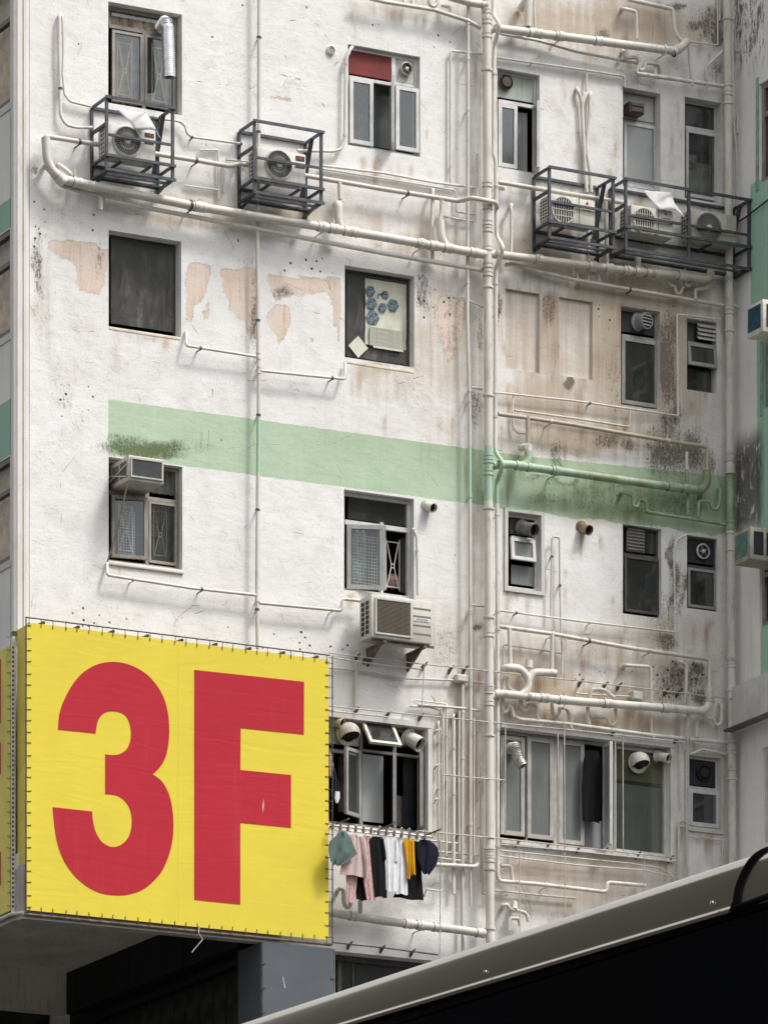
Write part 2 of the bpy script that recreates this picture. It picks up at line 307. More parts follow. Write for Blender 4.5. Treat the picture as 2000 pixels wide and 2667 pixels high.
P_(600, 1000, 120, 60, .5); P_(400, 930, 90, 50, .6); P_(150, 300, 80, 120, .4); P_(620, 160, 80, 80, .5); P_(1000, 220, 60, 60, .4); P_(170, 850, 80, 120, .8); P_(260, 960, 40, 60, 1); P_(180, 1120, 60, 60, 1); P_(110, 1190, 40, 30, 1); P_(760, 220, 60, 40, .9); P_(1090, 1000, 30, 70, 1); P_(1400, 1130, 60, 40, .8); P_(740, 900, 30, 30, .8); P_(870, 940, 20, 20, 1); P_(1080, 130, 60, 30, .6); P_(1470, 1180, 60, 40, 1); P_(1560, 1170, 80, 50, 1)
P_(760, 760, 60, 60, .8); P_(1350, 2300, 120, 40, .8); P_(1180, 820, 60, 80, .8); P_(470, 1800, 1, 1, 0)
idx = {}; wv = []; wf = []; wa = []
def vid(i, j):
    k = (i, j)
    if k not in idx: idx[k] = len(wv); wv.append((us[i], 0.0, vs_[j])); wa.append((j, i))
    return idx[k]
for j in range(len(vs_) - 1):
    for i in range(len(us) - 1):
        cu = (us[i] + us[i + 1]) / 2; cv = (vs_[j] + vs_[j + 1]) / 2
        if any(inrect(cu, cv, rc) for rc in OR.values()) or any(inrect(cu, cv, rc) for rc in SR.values()): continue
        if cu < VOIDU and cv < VOIDV: continue
        wf.append((vid(i, j), vid(i + 1, j), vid(i + 1, j + 1), vid(i, j + 1)))
nA = len(wv); XR = {}
def extra(vs, fs):
    n = len(wv); wv.extend(tuple(p) for p in vs); wf.extend(tuple(i + n for i in f) for f in fs)
for k, rc in list(OR.items()) + list(SR.items()):
    u0, u1, v0, v1 = rc; dep = (OPEN.get(k) or SHALLOW[k])[4]; y = dep + (.06 if k in OPEN else 0)
    XR[k] = (len(wv), len(wv) + 8); extra([(u0, 0, v0), (u1, 0, v0), (u1, 0, v1), (u0, 0, v1), (u0, y, v0), (u1, y, v0), (u1, y, v1), (u0, y, v1)],
          [(0, 1, 5, 4), (1, 2, 6, 5), (2, 3, 7, 6), (3, 0, 4, 7)] + ([(4, 5, 6, 7)] if k in SHALLOW else []))
# roof edge, flank and lower storey of the block (outside the picture)
extra([(UC, 0, VTOP), (UW + 3, 0, VTOP), (UW + 3, 9, VTOP), (UC, 9, VTOP)], [(0, 1, 2, 3)])
extra([(UC, 0, VTOP), (UW, 0, VTOP), (UW, 0, VTOP + .9), (UC, 0, VTOP + .9)], [(0, 1, 2, 3)])
extra([(VOIDU, 0, VBOT), (UW, 0, VBOT), (UW, 0, vs_[0]), (VOIDU, 0, vs_[0])], [(0, 1, 2, 3)])
wall_me.from_pydata(wv, [], wf); wall_me.update()
def setattr_(name, fld):
    a = wall_me.attributes.new(name, 'FLOAT', 'POINT'); d = np.zeros(len(wv), np.float32); d[:nA] = [fld[j, i] for j, i in wa]
    if name == 'grime_shade':
        d[nA:] = .3
        for k_, (a0, a1) in XR.items():
            if k_ in SHALLOW: d[a0:a1] = .62
    a.data.foreach_set('value', d)
for nm, fl in (('peel', peel), ('mould', mould), ('rust', rust), ('grime_shade', grime_shade), ('hole', hole), ('lump', lump)): setattr_(nm, fl)

# ------------------------------------------------------------------ paint shaders
def lin(p, q): a = L(*p); b = L(*q); k = (b.z - a.z) / (b.x - a.x); return k, a.z - k * a.x
GT1 = lin((282, 1040), (1259, 1173)); GT2 = lin((1316, 1182), (1756, 1227)); GB1 = lin((500, 1216), (1259, 1317)); GB2 = lin((1318, 1328), (1889, 1394)); GU = L(282, 1100).x
def green_mask(k, co, ragged=.012):
    sp = k.n('ShaderNodeSeparateXYZ'); k.t.links.new(co, sp.inputs[0]); u, v = sp.outputs[0], sp.outputs[2]
    rg = k.m2('MULTIPLY', k.m2('SUBTRACT', k.noise(co, 7, 5, .7), .5), ragged * 4)
    rgb = k.m2('MULTIPLY', k.m2('SUBTRACT', k.noise(co, 2.2, 6, .7), .5), k.m2('MULTIPLY', k.ramp(u, GU + 3.5, GU + 7.5), .22))
    vv = k.m2('ADD', v, rg)
    top = k.m2('MAXIMUM', k.m2('MULTIPLY_ADD', u, GT1[0], GT1[1]), k.m2('MULTIPLY_ADD', u, GT2[0], GT2[1]))
    bot = k.m2('MAXIMUM', k.m2('MULTIPLY_ADD', u, GB1[0], GB1[1]), k.m2('MULTIPLY_ADD', u, GB2[0], GB2[1]))
    return k.m2('MULTIPLY', k.m2('MULTIPLY', k.m2('LESS_THAN', vv, top), k.m2('GREATER_THAN', k.m2('ADD', vv, rgb), bot)), k.m2('GREATER_THAN', u, GU)), u, v
GREEN = (.40, .51, .365)
def wall_mat():
    k = N('weathered_white_paint'); co = k.coord()
    big = k.noise(co, .7, 6, .6); mid = k.noise(co, 3.2, 7, .65, .3); fine = k.noise(co, 22, 6, .7); stv = k.scale(co, (7.5, 7.5, .45)); st = k.noise(stv, 1.0, 7, .7, .2); st2 = k.noise(k.scale(co, (26, 26, 1.1)), 1.0, 5, .7)
    base = k.mix(k.ramp(big, .32, .68), (.70, .685, .665), (.765, .76, .75)); base = k.mix(k.m2('MULTIPLY', k.ramp(mid, .42, .72), .6), base, (.60, .58, .55))
    gm, u, v = green_mask(k, co); gcol = k.mix(k.ramp(mid, .3, .75), GREEN, (.455, .545, .41)); gcol = k.mix(k.m2('MULTIPLY', k.ramp(st, .5, .8), .5), gcol, (.50, .62, .48)); base = k.mix(gm, base, gcol)
    # faint streaks everywhere, strong ones where dirt has run and along the painted pipe shading
    gr = k.attr('grime_shade'); dirty = k.m2('MULTIPLY', k.ramp(k.m2('ADD', st, k.m2('MULTIPLY', k.m2('SUBTRACT', gr, .42), .55)), .42, .78), k.m2('ADD', k.m2('MULTIPLY', gr, .85), .11), clamp=True)
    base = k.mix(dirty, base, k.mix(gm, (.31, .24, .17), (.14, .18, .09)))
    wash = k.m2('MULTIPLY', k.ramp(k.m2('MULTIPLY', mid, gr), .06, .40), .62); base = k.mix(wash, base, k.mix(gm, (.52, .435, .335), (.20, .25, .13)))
    # flaked paint showing the pink and buff coats underneath
    edge = k.m2('ADD', k.attr('peel'), k.m2('MULTIPLY', k.m2('SUBTRACT', k.m2('ADD', k.m2('MULTIPLY', k.noise(co, 5, 8, .72, .8), .6), k.m2('MULTIPLY', k.noise(co, 22, 6, .7), .4)), .5), 2.3)); pm = k.ramp(edge, .50, .54); rim = k.m2('MULTIPLY', k.ramp(edge, .42, .50), k.m2('SUBTRACT', 1.0, pm))
    pink = k.mix(k.ramp(big, .42, .58), (.67, .53, .445), (.59, .50, .385)); pink = k.mix(k.m2('MULTIPLY', k.ramp(st2, .46, .7), .6), pink, (.40, .33, .27)); pink = k.mix(k.m2('MULTIPLY', k.ramp(mid, .42, .62), .45), pink, (.64, .60, .56)); base = k.mix(k.m2('MULTIPLY', rim, .55), base, (.33, .28, .235)); base = k.mix(pm, base, pink)  # rim paints a dark edge shadow around the flakes
    # rust runs
    rs = k.m2('MULTIPLY', k.attr('rust'), k.ramp(st2, .22, .62)); base = k.mix(k.m2('MULTIPLY', rs, .85, clamp=True), base, k.mix(k.ramp(fine, .35, .65), (.30, .125, .04), (.16, .06, .025)))
    # mould, specks and drill holes
    mf = k.noise(co, 30, 12, .82, .5); mn = k.m2('ADD', k.m2('MULTIPLY', k.noise(k.scale(co, (32, 32, 7)), 1.0, 9, .8, .4), .45), k.m2('MULTIPLY', mf, .55)); md = k.attr('mould')
    mk_ = k.ramp(k.m2('ADD', mn, k.m2('MULTIPLY', md, .20)), .555, .66); mk_ = k.m2('MULTIPLY', k.m2('MULTIPLY', mk_, k.ramp(md, .02, .30)), .92); base = k.mix(mk_, base, k.mix(gm, k.mix(k.ramp(fine, .4, .65), (.022, .018, .015), (.075, .06, .045)), (.045, .06, .03)))
    soft = k.m2('MULTIPLY', k.ramp(md, .08, .9), k.m2('MULTIPLY_ADD', gm, .4, .38)); base = k.mix(soft, base, k.mix(gm, (.36, .31, .25), (.13, .17, .08)))
    vo = k.vor(co, 13); ho = k.m2('MULTIPLY', k.ramp(vo.outputs['Distance'], .17, .11), k.m2('GREATER_THAN', k.m2('MULTIPLY', k.n('ShaderNodeTexWhiteNoise').outputs[0], 1.0), -1)); 
    sepc = k.n('ShaderNodeSeparateColor'); k.t.links.new(vo.outputs['Color'], sepc.inputs[0]); ho = k.m2('MULTIPLY', k.m2('MULTIPLY', k.ramp(vo.outputs['Distance'], .27, .17), k.m2('GREATER_THAN', sepc.outputs[0], .58)), k.ramp(k.attr('hole'), .15, .6)); base = k.mix(ho, base, (.07, .055, .045))
    fv = k.vor(co, 45); sf = k.n('ShaderNodeSeparateColor'); k.t.links.new(fv.outputs['Color'], sf.inputs[0]); sp = k.m2('MULTIPLY', k.m2('MULTIPLY', k.ramp(fv.outputs['Distance'], .3, .15), k.m2('GREATER_THAN', sf.outputs[1], .89)), .6); base = k.mix(sp, base, (.22, .19, .16))
    # hair cracks
    cr = k.vor(k.mix(.12, co, k.n('ShaderNodeTexNoise').outputs[1]), 1.1, 'DISTANCE_TO_EDGE'); ck = k.m2('MULTIPLY', k.ramp(cr.outputs['Distance'], .006, .001), k.ramp(mid, .53, .62)); base = k.mix(k.m2('MULTIPLY', ck, .35), base, (.2, .17, .14))
    k.set(base, .88, 0, .25)
    lm = k.noise(co, 4.0, 5, .6, .8); trow = k.noise(k.scale(co, (2.0, 2.0, 5.5)), 1.6, 4, .6, .5)
    lm = k.m2('MULTIPLY', lm, k.m2('MULTIPLY_ADD', k.ramp(k.noise(co, .55, 3, .5), .42, .62), .85, .3)); h = k.m2('ADD', k.m2('MULTIPLY', lm, k.m2('ADD', k.m2('MULTIPLY', k.attr('lump'), .7), .30)), k.m2('MULTIPLY', trow, .35)); h = k.m2('ADD', h, k.m2('MULTIPLY', fine, .10)); h = k.m2('SUBTRACT', h, k.m2('MULTIPLY', pm, .45)); h = k.m2('SUBTRACT', h, k.m2('MULTIPLY', k.m2('ADD', ho, ck), .4)); h = k.m2('ADD', h, k.m2('MULTIPLY', mk_, .12)); flake = k.m2('MULTIPLY', k.ramp(k.noise(co, 5.5, 6, .65, 1.2), .55, .58), k.attr('lump')); h = k.m2('ADD', h, k.m2('MULTIPLY', flake, .20))
    k.bump(h, .62, .030); return k.m
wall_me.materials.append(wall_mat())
def paint(name, col, rough=.5, dirt=.5, sc=1.0, green=True):
    k = N(name); co = k.coord(wall); loc = k.coord()
    st = k.noise(k.scale(co, (9, 9, 3.0)), 1.0, 6, .7, .3); f = k.noise(co, 20, 5, .7); b2 = k.noise(co, 1.3, 4, .6)
    oi = k.n('ShaderNodeObjectInfo'); base = k.mix(k.ramp(k.m2('ADD', b2, k.m2('MULTIPLY', k.m2('SUBTRACT', oi.outputs['Random'], .5), .5)), .25, .75), tuple(c * q for c, q in zip(col, (.84, .83, .80))), col)
    if green: gm, u, v = green_mask(k, co); base = k.mix(gm, base, (.37, .53, .39))
    else:
        sp = k.n('ShaderNodeSeparateXYZ'); k.t.links.new(co, sp.inputs[0]); u = sp.outputs[0]
    away = k.m2('MULTIPLY_ADD', k.ramp(u, -.5, 3.5), .6, .55)
    base = k.mix(k.m2('MULTIPLY', k.m2('MULTIPLY', k.ramp(st, .46, .78), dirt), away, clamp=True), base, (.36, .31, .25)); base = k.mix(k.m2('MULTIPLY', k.ramp(f, .60, .72), dirt * .5), base, (.25, .2, .15)); rp = k.noise(co, 3.1, 8, .75, .5); base = k.mix(k.m2('MULTIPLY', k.m2('MULTIPLY', k.ramp(rp, .60, .70), away), .7), base, (.27, .15, .075))
    if green: base = k.mix(k.m2('MULTIPLY', k.m2('MULTIPLY', gm, k.ramp(u, 1.6, 3.2)), k.m2('MULTIPLY_ADD', k.ramp(k.noise(co, 1.9, 6, .7), .38, .62), .6, .25)), base, (.19, .19, .09))
    k.set(base, rough, 0, .35); k.bump(f, .15, .003); MATS[name] = k.m; return k.m
PIPE = paint('pipe_paint', (.66, .635, .585), .5, .85); CONDUIT = paint('conduit_paint', (.66, .635, .59), .55, .7)
TRIM = paint('trim_paint', (.64, .62, .59), .75, .7)
def glass_mat(name, tint=(.86, .9, .88), refl=.09, rough=.02, dust=.10, flat=False):
    k = N(name); t = k.t; co = k.coord(); t.nodes.remove(k.b)
    tr = k.n('ShaderNodeBsdfTransparent'); tr.inputs[0].default_value = (*tint, 1); gl = k.n('ShaderNodeBsdfGlossy'); gl.inputs['Roughness'].default_value = rough; gl.inputs[0].default_value = (.9, .95, 1, 1)
    df = k.n('ShaderNodeBsdfDiffuse'); df.inputs[0].default_value = (.42, .41, .38, 1); fr = k.n('ShaderNodeFresnel'); fr.inputs[0].default_value = 1.5
    m1 = k.n('ShaderNodeMixShader'); k.put(m1.inputs[0], refl if flat else k.m2('MULTIPLY_ADD', fr.outputs[0], .55, refl - .06)); t.links.new(tr.outputs[0], m1.inputs[1]); t.links.new(gl.outputs[0], m1.inputs[2])
    m2 = k.n('ShaderNodeMixShader'); t.links.new(k.m2('MULTIPLY', k.m2('ADD', k.ramp(k.noise(k.scale(co, (2.2, 2.2, 1.2)), 1.6, 9, .75, .8), .42, .85), .35), dust * 1.6), m2.inputs[0]); t.links.new(m1.outputs[0], m2.inputs[1]); t.links.new(df.outputs[0], m2.inputs[2])
    t.links.new(m2.outputs[0], k.out.inputs[0]); MATS[name] = k.m; return k.m
GLASS = glass_mat('clear_window_glass', (.9, .92, .9), .09, .02, .05); DGLASS = glass_mat('smoky_window_glass', (.34, .37, .37), .14, .06, .10); GGLASS = glass_mat('dusty_grey_glass', (.34, .36, .36), .15, .08, .21); FROST = plain('frosted_glass', (.335, .35, .345), .28, 0, .05, 1.5, (.5, .5, .47, .25), 0, .5)
FROSTD = plain('grey_film_glass', (.15, .167, .160), .3, 0, .06, 1.2, (.32, .33, .31, .3), 0, .5)
TAUPE = plain('taupe_metal', (.30, .275, .245), .5, .2, .12, 5, (.16, .13, .10, .5)); WHITEAL = plain('white_aluminium', (.60, .60, .585), .45, .1, .08, 5, (.30, .27, .23, .55)); GREYAL = plain('grey_aluminium', (.36, .355, .34), .45, .2, .1, 5, (.18, .16, .13, .5))
BRONZE = plain('dark_bronze_metal', (.10, .092, .085), .45, .3, .12, 5, (.2, .17, .14, .5)); STEEL = plain('charcoal_steel', (.070, .077, .090), .5, .2, .2, 8, (.13, .10, .08, .35)); BLACK = plain('matt_black', (.012, .012, .013), .6)
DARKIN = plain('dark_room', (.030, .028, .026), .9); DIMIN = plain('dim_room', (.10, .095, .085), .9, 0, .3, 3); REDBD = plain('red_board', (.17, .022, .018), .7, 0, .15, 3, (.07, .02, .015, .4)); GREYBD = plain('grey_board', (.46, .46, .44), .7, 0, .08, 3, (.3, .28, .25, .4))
PALEBD = plain('pale_green_board', (.36, .41, .36), .7, 0, .1, 3, (.22, .22, .19, .6)); DARKBD = plain('black_board', (.022, .024, .028), .5, 0, .2, 4); OLIVE = plain('olive_film', (.115, .11, .022), .35, 0, .1, 3)
BEIGE = plain('beige_casing', (.55, .53, .475), .5, 0, .06, 4, (.33, .28, .21, .5)); CASE = plain('off_white_casing', (.60, .585, .54), .45, 0, .06, 4, (.35, .3, .24, .5)); FANDK = plain('fan_dark', (.045, .04, .036), .6); FANGR = plain('fan_wire', (.24, .23, .21), .5); BROWN = plain('brown_plastic', (.075, .055, .047), .5, 0, .15, 6)
PLAST = plain('aged_white_plastic', (.62, .60, .55), .4, 0, .08, 6, (.3, .25, .2, .6)); IVORY = plain('ivory_plastic', (.60, .55, .47), .4, 0, .08, 6, (.3, .24, .18, .5)); COPPER = plain('rusty_cowl_metal', (.34, .24, .16), .5, .3, .2, 8, (.2, .09, .04, .7)); ALU = plain('foil_duct', (.86, .865, .87), .25, .75, .06, 12)
GRILLE = plain('white_grille_paint', (.55, .54, .51), .5, 0, .1, 6, (.3, .25, .2, .5)); TARP = plain('white_tarpaulin', (.74, .74, .72), .55, 0, .04, 6, None, .1); RUSTY = plain('rusty_bracket_metal', (.17, .135, .105), .75, .2, .25, 9, (.25, .09, .03, .7)); WIRE = plain('old_wire', (.50, .465, .41), .6, 0, .15, 9, (.25, .16, .1, .6)); DKWIRE = plain('dark_rope', (.09, .075, .06), .8, 0, .2, 9)
# ------------------------------------------------------------------ windows of the facade
def win(key, mat, d, w, bars=(), wl=None):          # fixed frame; bars in picture pixels: ('h',x0,x1,y at x0,thick px) / ('v',x,y0,y1,thick px)
    rc = OR[key]; b = B(); dep = OPEN[key][4]; wt = w / 195.0
    inner = (rc[0] + .004, rc[1] - .004, rc[2] + .004, rc[3] - .004); b.ring(inner, -dep - .03, -dep + .03, wt)
    for q in bars:
        if q[0] == 'h':
            a = L(q[1], q[3], -dep); c = L(q[2], q[3], -dep); t = q[4] / 195.0; b.box(a.x, c.x, -dep - .027, -dep + .027, a.z - t, a.z)
        else:
            a = L(q[1], q[2], -dep); c = L(q[1], q[3], -dep); t = q[4] / 175.0; b.box(a.x - t / 2, a.x + t / 2, -dep - .024, -dep + .033, c.z, a.z)
    o = mk('window', b, mat, bld)
    r = B(); u0, u1, v0, v1 = rc; y0 = dep + .062; y1 = dep + 1.3; e = .25
    r.add([(u0 - e, y0, v0 - e), (u1 + e, y0, v0 - e), (u1 + e, y0, v1 + e), (u0 - e, y0, v1 + e), (u0 - e, y1, v0 - e), (u1 + e, y1, v0 - e), (u1 + e, y1, v1 + e), (u0 - e, y1, v1 + e)], [(0, 4, 5, 1), (1, 5, 6, 2), (2, 6, 7, 3), (3, 7, 4, 0), (4, 7, 6, 5)])
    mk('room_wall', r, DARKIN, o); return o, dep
def slab(w, name, rpx, d, mat, t=.008):
    u0, u1, v0, v1 = R(*rpx, d); return mk(name, B().box(u0, u1, d - t, d, v0, v1), mat, w)
def sash(w, rpx, d, fw, mat, gmat, angle=0, hinge='L', name='sash'):
    u0, u1, v0, v1 = R(*rpx, d); wt = fw / 195.0; M = None
    if angle:
        a = math.radians(angle)
        if hinge == 'L': P = Vector((u0, -d, 0)); M = Matrix.Translation(P) @ Matrix.Rotation(-a, 4, 'Z') @ Matrix.Translation(-P)
        elif hinge == 'R': P = Vector((u1, -d, 0)); M = Matrix.Translation(P) @ Matrix.Rotation(a, 4, 'Z') @ Matrix.Translation(-P)
        else: P = Vector((0, -d, v1)); M = Matrix.Translation(P) @ Matrix.Rotation(-a, 4, 'X') @ Matrix.Translation(-P)
    f = B().ring((u0, u1, v0, v1), d - .02, d + .02, wt); g = B().box(u0 + wt, u1 - wt, d - .005, d + .003, v0 + wt, v1 - wt)
    mk(name, B().join(f, M), mat, w); return mk('pane', B().join(g, M), gmat, w)
def grille(w, x0, y0, x1, y1, d, mat=None, cross=True, r=.0085):
    a = L(x0, y0, d); c = L(x1, y1, d); u0, u1, v1, v0 = a.x, c.x, a.z, c.z; b = B(); y = -d; um = (u0 + u1) / 2; vm = v0 + (v1 - v0) * .47; s = (v1 - v0) * .04; q = (u1 - u0) * .12; h = (v1 - v0) * .07
    def bar(p, s_): b.tube([(p[0], y, p[1]), (s_[0], y, s_[1])], r, 6)
    bar((u0, v0 - h), (u0, v1 + h)); bar((u1, v0 - h), (u1, v1 + h)); bar((u0, v0), (u1, v0)); bar((u0, v1), (u1, v1))
    if cross:
        for sg in (-1, 1):
            bar((um + sg * (u1 - u0) * .42, v1), (um + sg * q, vm + s)); bar((um + sg * q, vm + s), (um + sg * q, vm - s)); bar((um + sg * q, vm - s), (um + sg * (u1 - u0) * .42, v0))
        bar((um - q, vm + s), (um + q, vm + s)); bar((um - q, vm - s), (um + q, vm - s))
    return mk('grille', b, mat or GRILLE, w)
def mesh_grid(w, rpx, d, step, mat, r=.0035, name='wire_mesh'):
    u0, u1, v0, v1 = R(*rpx, d); b = B(); n = max(2, int((u1 - u0) / step)); m = max(2, int((v1 - v0) / step))
    for i in range(n + 1): u = u0 + (u1 - u0) * i / n; b.box(u - r, u + r, d - r, d + r, v0, v1)
    for j in range(m + 1): v = v0 + (v1 - v0) * j / m; b.box(u0, u1, d + r + .001, d + 3 * r, v - r, v + r)
    return mk(name, b, mat, w)
def cloth_sheet(w, name, rpx, d, mat, waves=5, amp=.03, seed=0, nx=48, nz=8):
    u0, u1, v0, v1 = R(*rpx, d); b = B(); rr = random.Random(seed); ph = [rr.uniform(0, 6) for _ in range(4)]; vs = []; fs = []
    for j in range(nz + 1):
        for i in range(nx + 1):
            t = i / nx; s = j / nz; a = amp * (math.sin(t * waves * 6.28 + ph[0] + .6 * math.sin(s * 2 + ph[1])) * .7 + math.sin(t * waves * 11 + ph[2]) * .3); vs.append((u0 + (u1 - u0) * t, -d - a, v0 + (v1 - v0) * s))
    for j in range(nz):
        for i in range(nx): k = j * (nx + 1) + i; fs.append((k, k + 1, k + nx + 2, k + nx + 1))
    b.add(vs, fs); return mk(name, b, mat, w, smooth=True, ang=80)
def sill(w, x0, x1, y, h, out=.05, mat=None, key=None):
    a = L(x0, y, 0); c = L(x1, y, 0); dep = OPEN[key][4] if key else .1
    return mk('sill', B().bevbox(a.x, c.x, -dep + .04, out, a.z - h / 195, a.z, .01), mat or TRIM, w)
CURT = plain('brown_striped_curtain', (.50, .39, .31), .9, 0, .25, 9); CURTW = plain('grey_net_curtain', (.38, .36, .33), .9, 0, .2, 5); CURTB = plain('buff_curtain', (.40, .29, .19), .9, 0, .2, 6); PURP = plain('purple_cloth', (.12, .07, .11), .9); BLUEB = plain('blue_white_bag', (.40, .53, .62), .5, 0, .3, 8); PINKO = plain('pink_bundle', (.50, .30, .26), .8, 0, .25, 8); CLUT = plain('pale_carton', (.40, .38, .33), .8, 0, .2, 6)

# A1: brown window with curtains and grilles
w, d = win('A1', TAUPE, .17, 9, [('h', 283, 462, 62, 9), ('v', 373, 82, 285, 8)])
slab(w, 'pane', (291, 20, 455, 68), -.17, GLASS); cloth_sheet(w, 'curtain', (280, 12, 462, 96), -.215, CURT, 9, .03, 1)
sash(w, (291, 76, 371, 274), -.15, 7, TAUPE, GLASS); sash(w, (376, 88, 455, 288), -.15, 7, TAUPE, GLASS)
grille(w, 306, 108, 343, 250, -.20); grille(w, 396, 121, 433, 266, -.20); cloth_sheet(w, 'curtain', (291, 78, 358, 276), -.26, CURTB, 4, .03, 2); cloth_sheet(w, 'curtain', (410, 100, 455, 290), -.27, CURTB, 3, .03, 3); cloth_sheet(w, 'curtain', (398, 170, 425, 285), -.25, PURP, 2, .03, 4)
# A2: single dark pane
w, d = win('A2', BRONZE, .2, 3); slab(w, 'pane', (289, 612, 456, 866), -.195, GGLASS); slab(w, 'inner_post', (432, 640, 452, 866), -.215, DIMIN, .01); cloth_sheet(w, 'curtain', (424, 640, 452, 862), -.27, DIMIN, 2, .02, 5); slab(w, 'ledge', (310, 808, 430, 830), -.5, DIMIN, .1)
sill(w, 283, 472, 850, 8, .006, plain('cream_sill', (.66, .58, .47), .8, 0, .1, 6, (.35, .3, .25, .5)), 'A2')
# A3: window with a window-box air conditioner, grilles and net
w, d = win('A3', TAUPE, .14, 8, [('h', 284, 380, 1278, 9), ('h', 383, 462, 1294, 9), ('v', 381, 1195, 1470, 9)])
slab(w, 'pane', (386, 1212, 456, 1290), -.14, GLASS); cloth_sheet(w, 'curtain', (386, 1212, 458, 1292), -.24, CURTW, 5, .03, 6); slab(w, 'board', (286, 1194, 376, 1276), -.15, BRONZE)
sash(w, (290, 1289, 378, 1463), -.08, 9, TAUPE, GLASS, 10, 'L'); sash(w, (386, 1304, 460, 1475), -.12, 7, TAUPE, GLASS); grille(w, 309, 1318, 345, 1437, -.22); grille(w, 400, 1330, 434, 1450, -.22); mesh_grid(w, (308, 1330, 350, 1452), -.25, .035, GRILLE)
cloth_sheet(w, 'curtain', (396, 1306, 460, 1470), -.40, CURTW, 4, .04, 7); slab(w, 'ledge', (386, 1365, 410, 1400), -.32, plain('straw_hat', (.38, .29, .17), .9), .05); sill(w, 279, 477, 1464, 7, .03, None, 'A3')
# B1: red board above, grey vent board, three white casements
w, d = win('B1', WHITEAL, .10, 8, [('h', 907, 1018, 196, 8), ('h', 1026, 1090, 212, 8), ('v', 1022, 121, 396, 10)])
slab(w, 'red_panel', (910, 124, 1017, 208), -.08, REDBD, .03); slab(w, 'vent_panel', (1029, 141, 1083, 219), -.08, GREYBD, .03)
sash(w, (910, 200, 971, 381), -.03, 10, WHITEAL, GLASS); sash(w, (974, 205, 1024, 388), -.05, 8, WHITEAL, FROST, 62, 'R'); sash(w, (1030, 221, 1091, 398), -.03, 10, WHITEAL, GLASS)
slab(w, 'curtain', (972, 215, 1018, 388), -.3, FROSTD); cloth_sheet(w, 'curtain', (912, 290, 968, 384), -.4, DIMIN, 2, .05, 8)
# B2: dark pane behind a poster
w, d = win('B2', BRONZE, .17, 4); slab(w, 'pane', (902, 700, 1066, 952), -.165, GGLASS); sill(w, 899, 1079, 938, 8, .006, MATS['cream_sill'], 'B2')
# B3: dark transom, open mesh casement, grille
w, d = win('B3', WHITEAL, .12, 9, [('h', 897, 1075, 1354, 12), ('v', 992, 1362, 1555, 8)])
slab(w, 'pane', (906, 1290, 1064, 1372), -.13, GLASS); slab(w, 'vent_panel', (912, 1330, 950, 1352), -.5, DIMIN, .1)
sash(w, (903, 1366, 994, 1546), -.05, 11, GREYAL, GLASS, 20, 'L'); mesh_grid(w, (918, 1392, 982, 1532), -.30, .04, GRILLE); cloth_sheet(w, 'hanging_cloth', (916, 1378, 955, 1536), -.36, BLUEB, 2.5, .05, 9)
grille(w, 1005, 1410, 1040, 1532, -.2); mesh_grid(w, (1002, 1380, 1062, 1390), -.2, .04, GRILLE); slab(w, 'curtain', (1044, 1400, 1060, 1545), -.3, FROSTD); mk('bundle', B().lathe([(.0, -.11), (.07, -.08), (.10, 0), (.07, .08), (0, .11)], L(1022, 1515, -.35), (0, 0, 1), 14), PINKO, w, smooth=True)
# B4: wide kitchen window beside the banner
w, d = win('B4', TAUPE, .15, 10, [('h', 800, 936, 1944, 9), ('h', 940, 1100, 1952, 7), ('v', 938, 1870, 2160, 8), ('v', 1026, 1880, 2165, 7)])
slab(w, 'vent_panel', (806, 1865, 934, 1945), -.13, GREYBD, .02); slab(w, 'pane', (1033, 1893, 1096, 1952), -.14, DGLASS)
sash(w, (940, 1876, 1022, 1972), -.06, 8, plain('cream_sash_paint', (.66, .63, .53), .5, 0, .06, 6, (.4, .34, .25, .4)), DGLASS, 37, 'T'); slab(w, 'back_board', (940, 1884, 1022, 1950), -.3, BLACK)
sash(w, (878, 1950, 938, 2132), -.04, 9, GREYAL, GLASS, 28, 'R'); slab(w, 'panel', (941, 1964, 998, 2145), -.12, FROST, .02); sash(w, (985, 1955, 1028, 2150), -.05, 6, GREYAL, FROST, 62, 'R')
cloth_sheet(w, 'curtain', (1028, 2072, 1052, 2155), -.3, plain('mauve_cloth', (.22, .18, .165), .9), 2, .02, 10); slab(w, 'dark_door', (1050, 1975, 1080, 2160), -.25, DARKBD, .03); sash(w, (1058, 1962, 1098, 2160), -.05, 6, GREYAL, FROST, 62, 'R'); cloth_sheet(w, 'curtain', (880, 1966, 934, 2120), -.3, plain('dull_shirts', (.14, .11, .11), .9, 0, .3, 5), 5, .05, 11)
mk('head_trim', B().box(L(800, 1855).x, L(1122, 1890).x, 0.003, .05, OR['B4'][3] + .002, OR['B4'][3] + .075), TRIM, w); mk('side_trim', B().box(OR['B4'][1] + .002, OR['B4'][1] + .062, .003, .045, OR['B4'][2], OR['B4'][3]), TRIM, w)
# C1
w, d = win('C1', WHITEAL, .12, 6, [('h', 1296, 1402, 258, 9)]); slab(w, 'vent_panel', (1295, 182, 1396, 268), -.10, PALEBD, .02)
sash(w, (1297, 267, 1346, 440), -.05, 10, WHITEAL, DGLASS); cloth_sheet(w, 'curtain', (1349, 290, 1373, 448), -.22, FROST, 1, .01, 12); sash(w, (1340, 270, 1390, 452), -.06, 8, WHITEAL, FROST, 74, 'R')
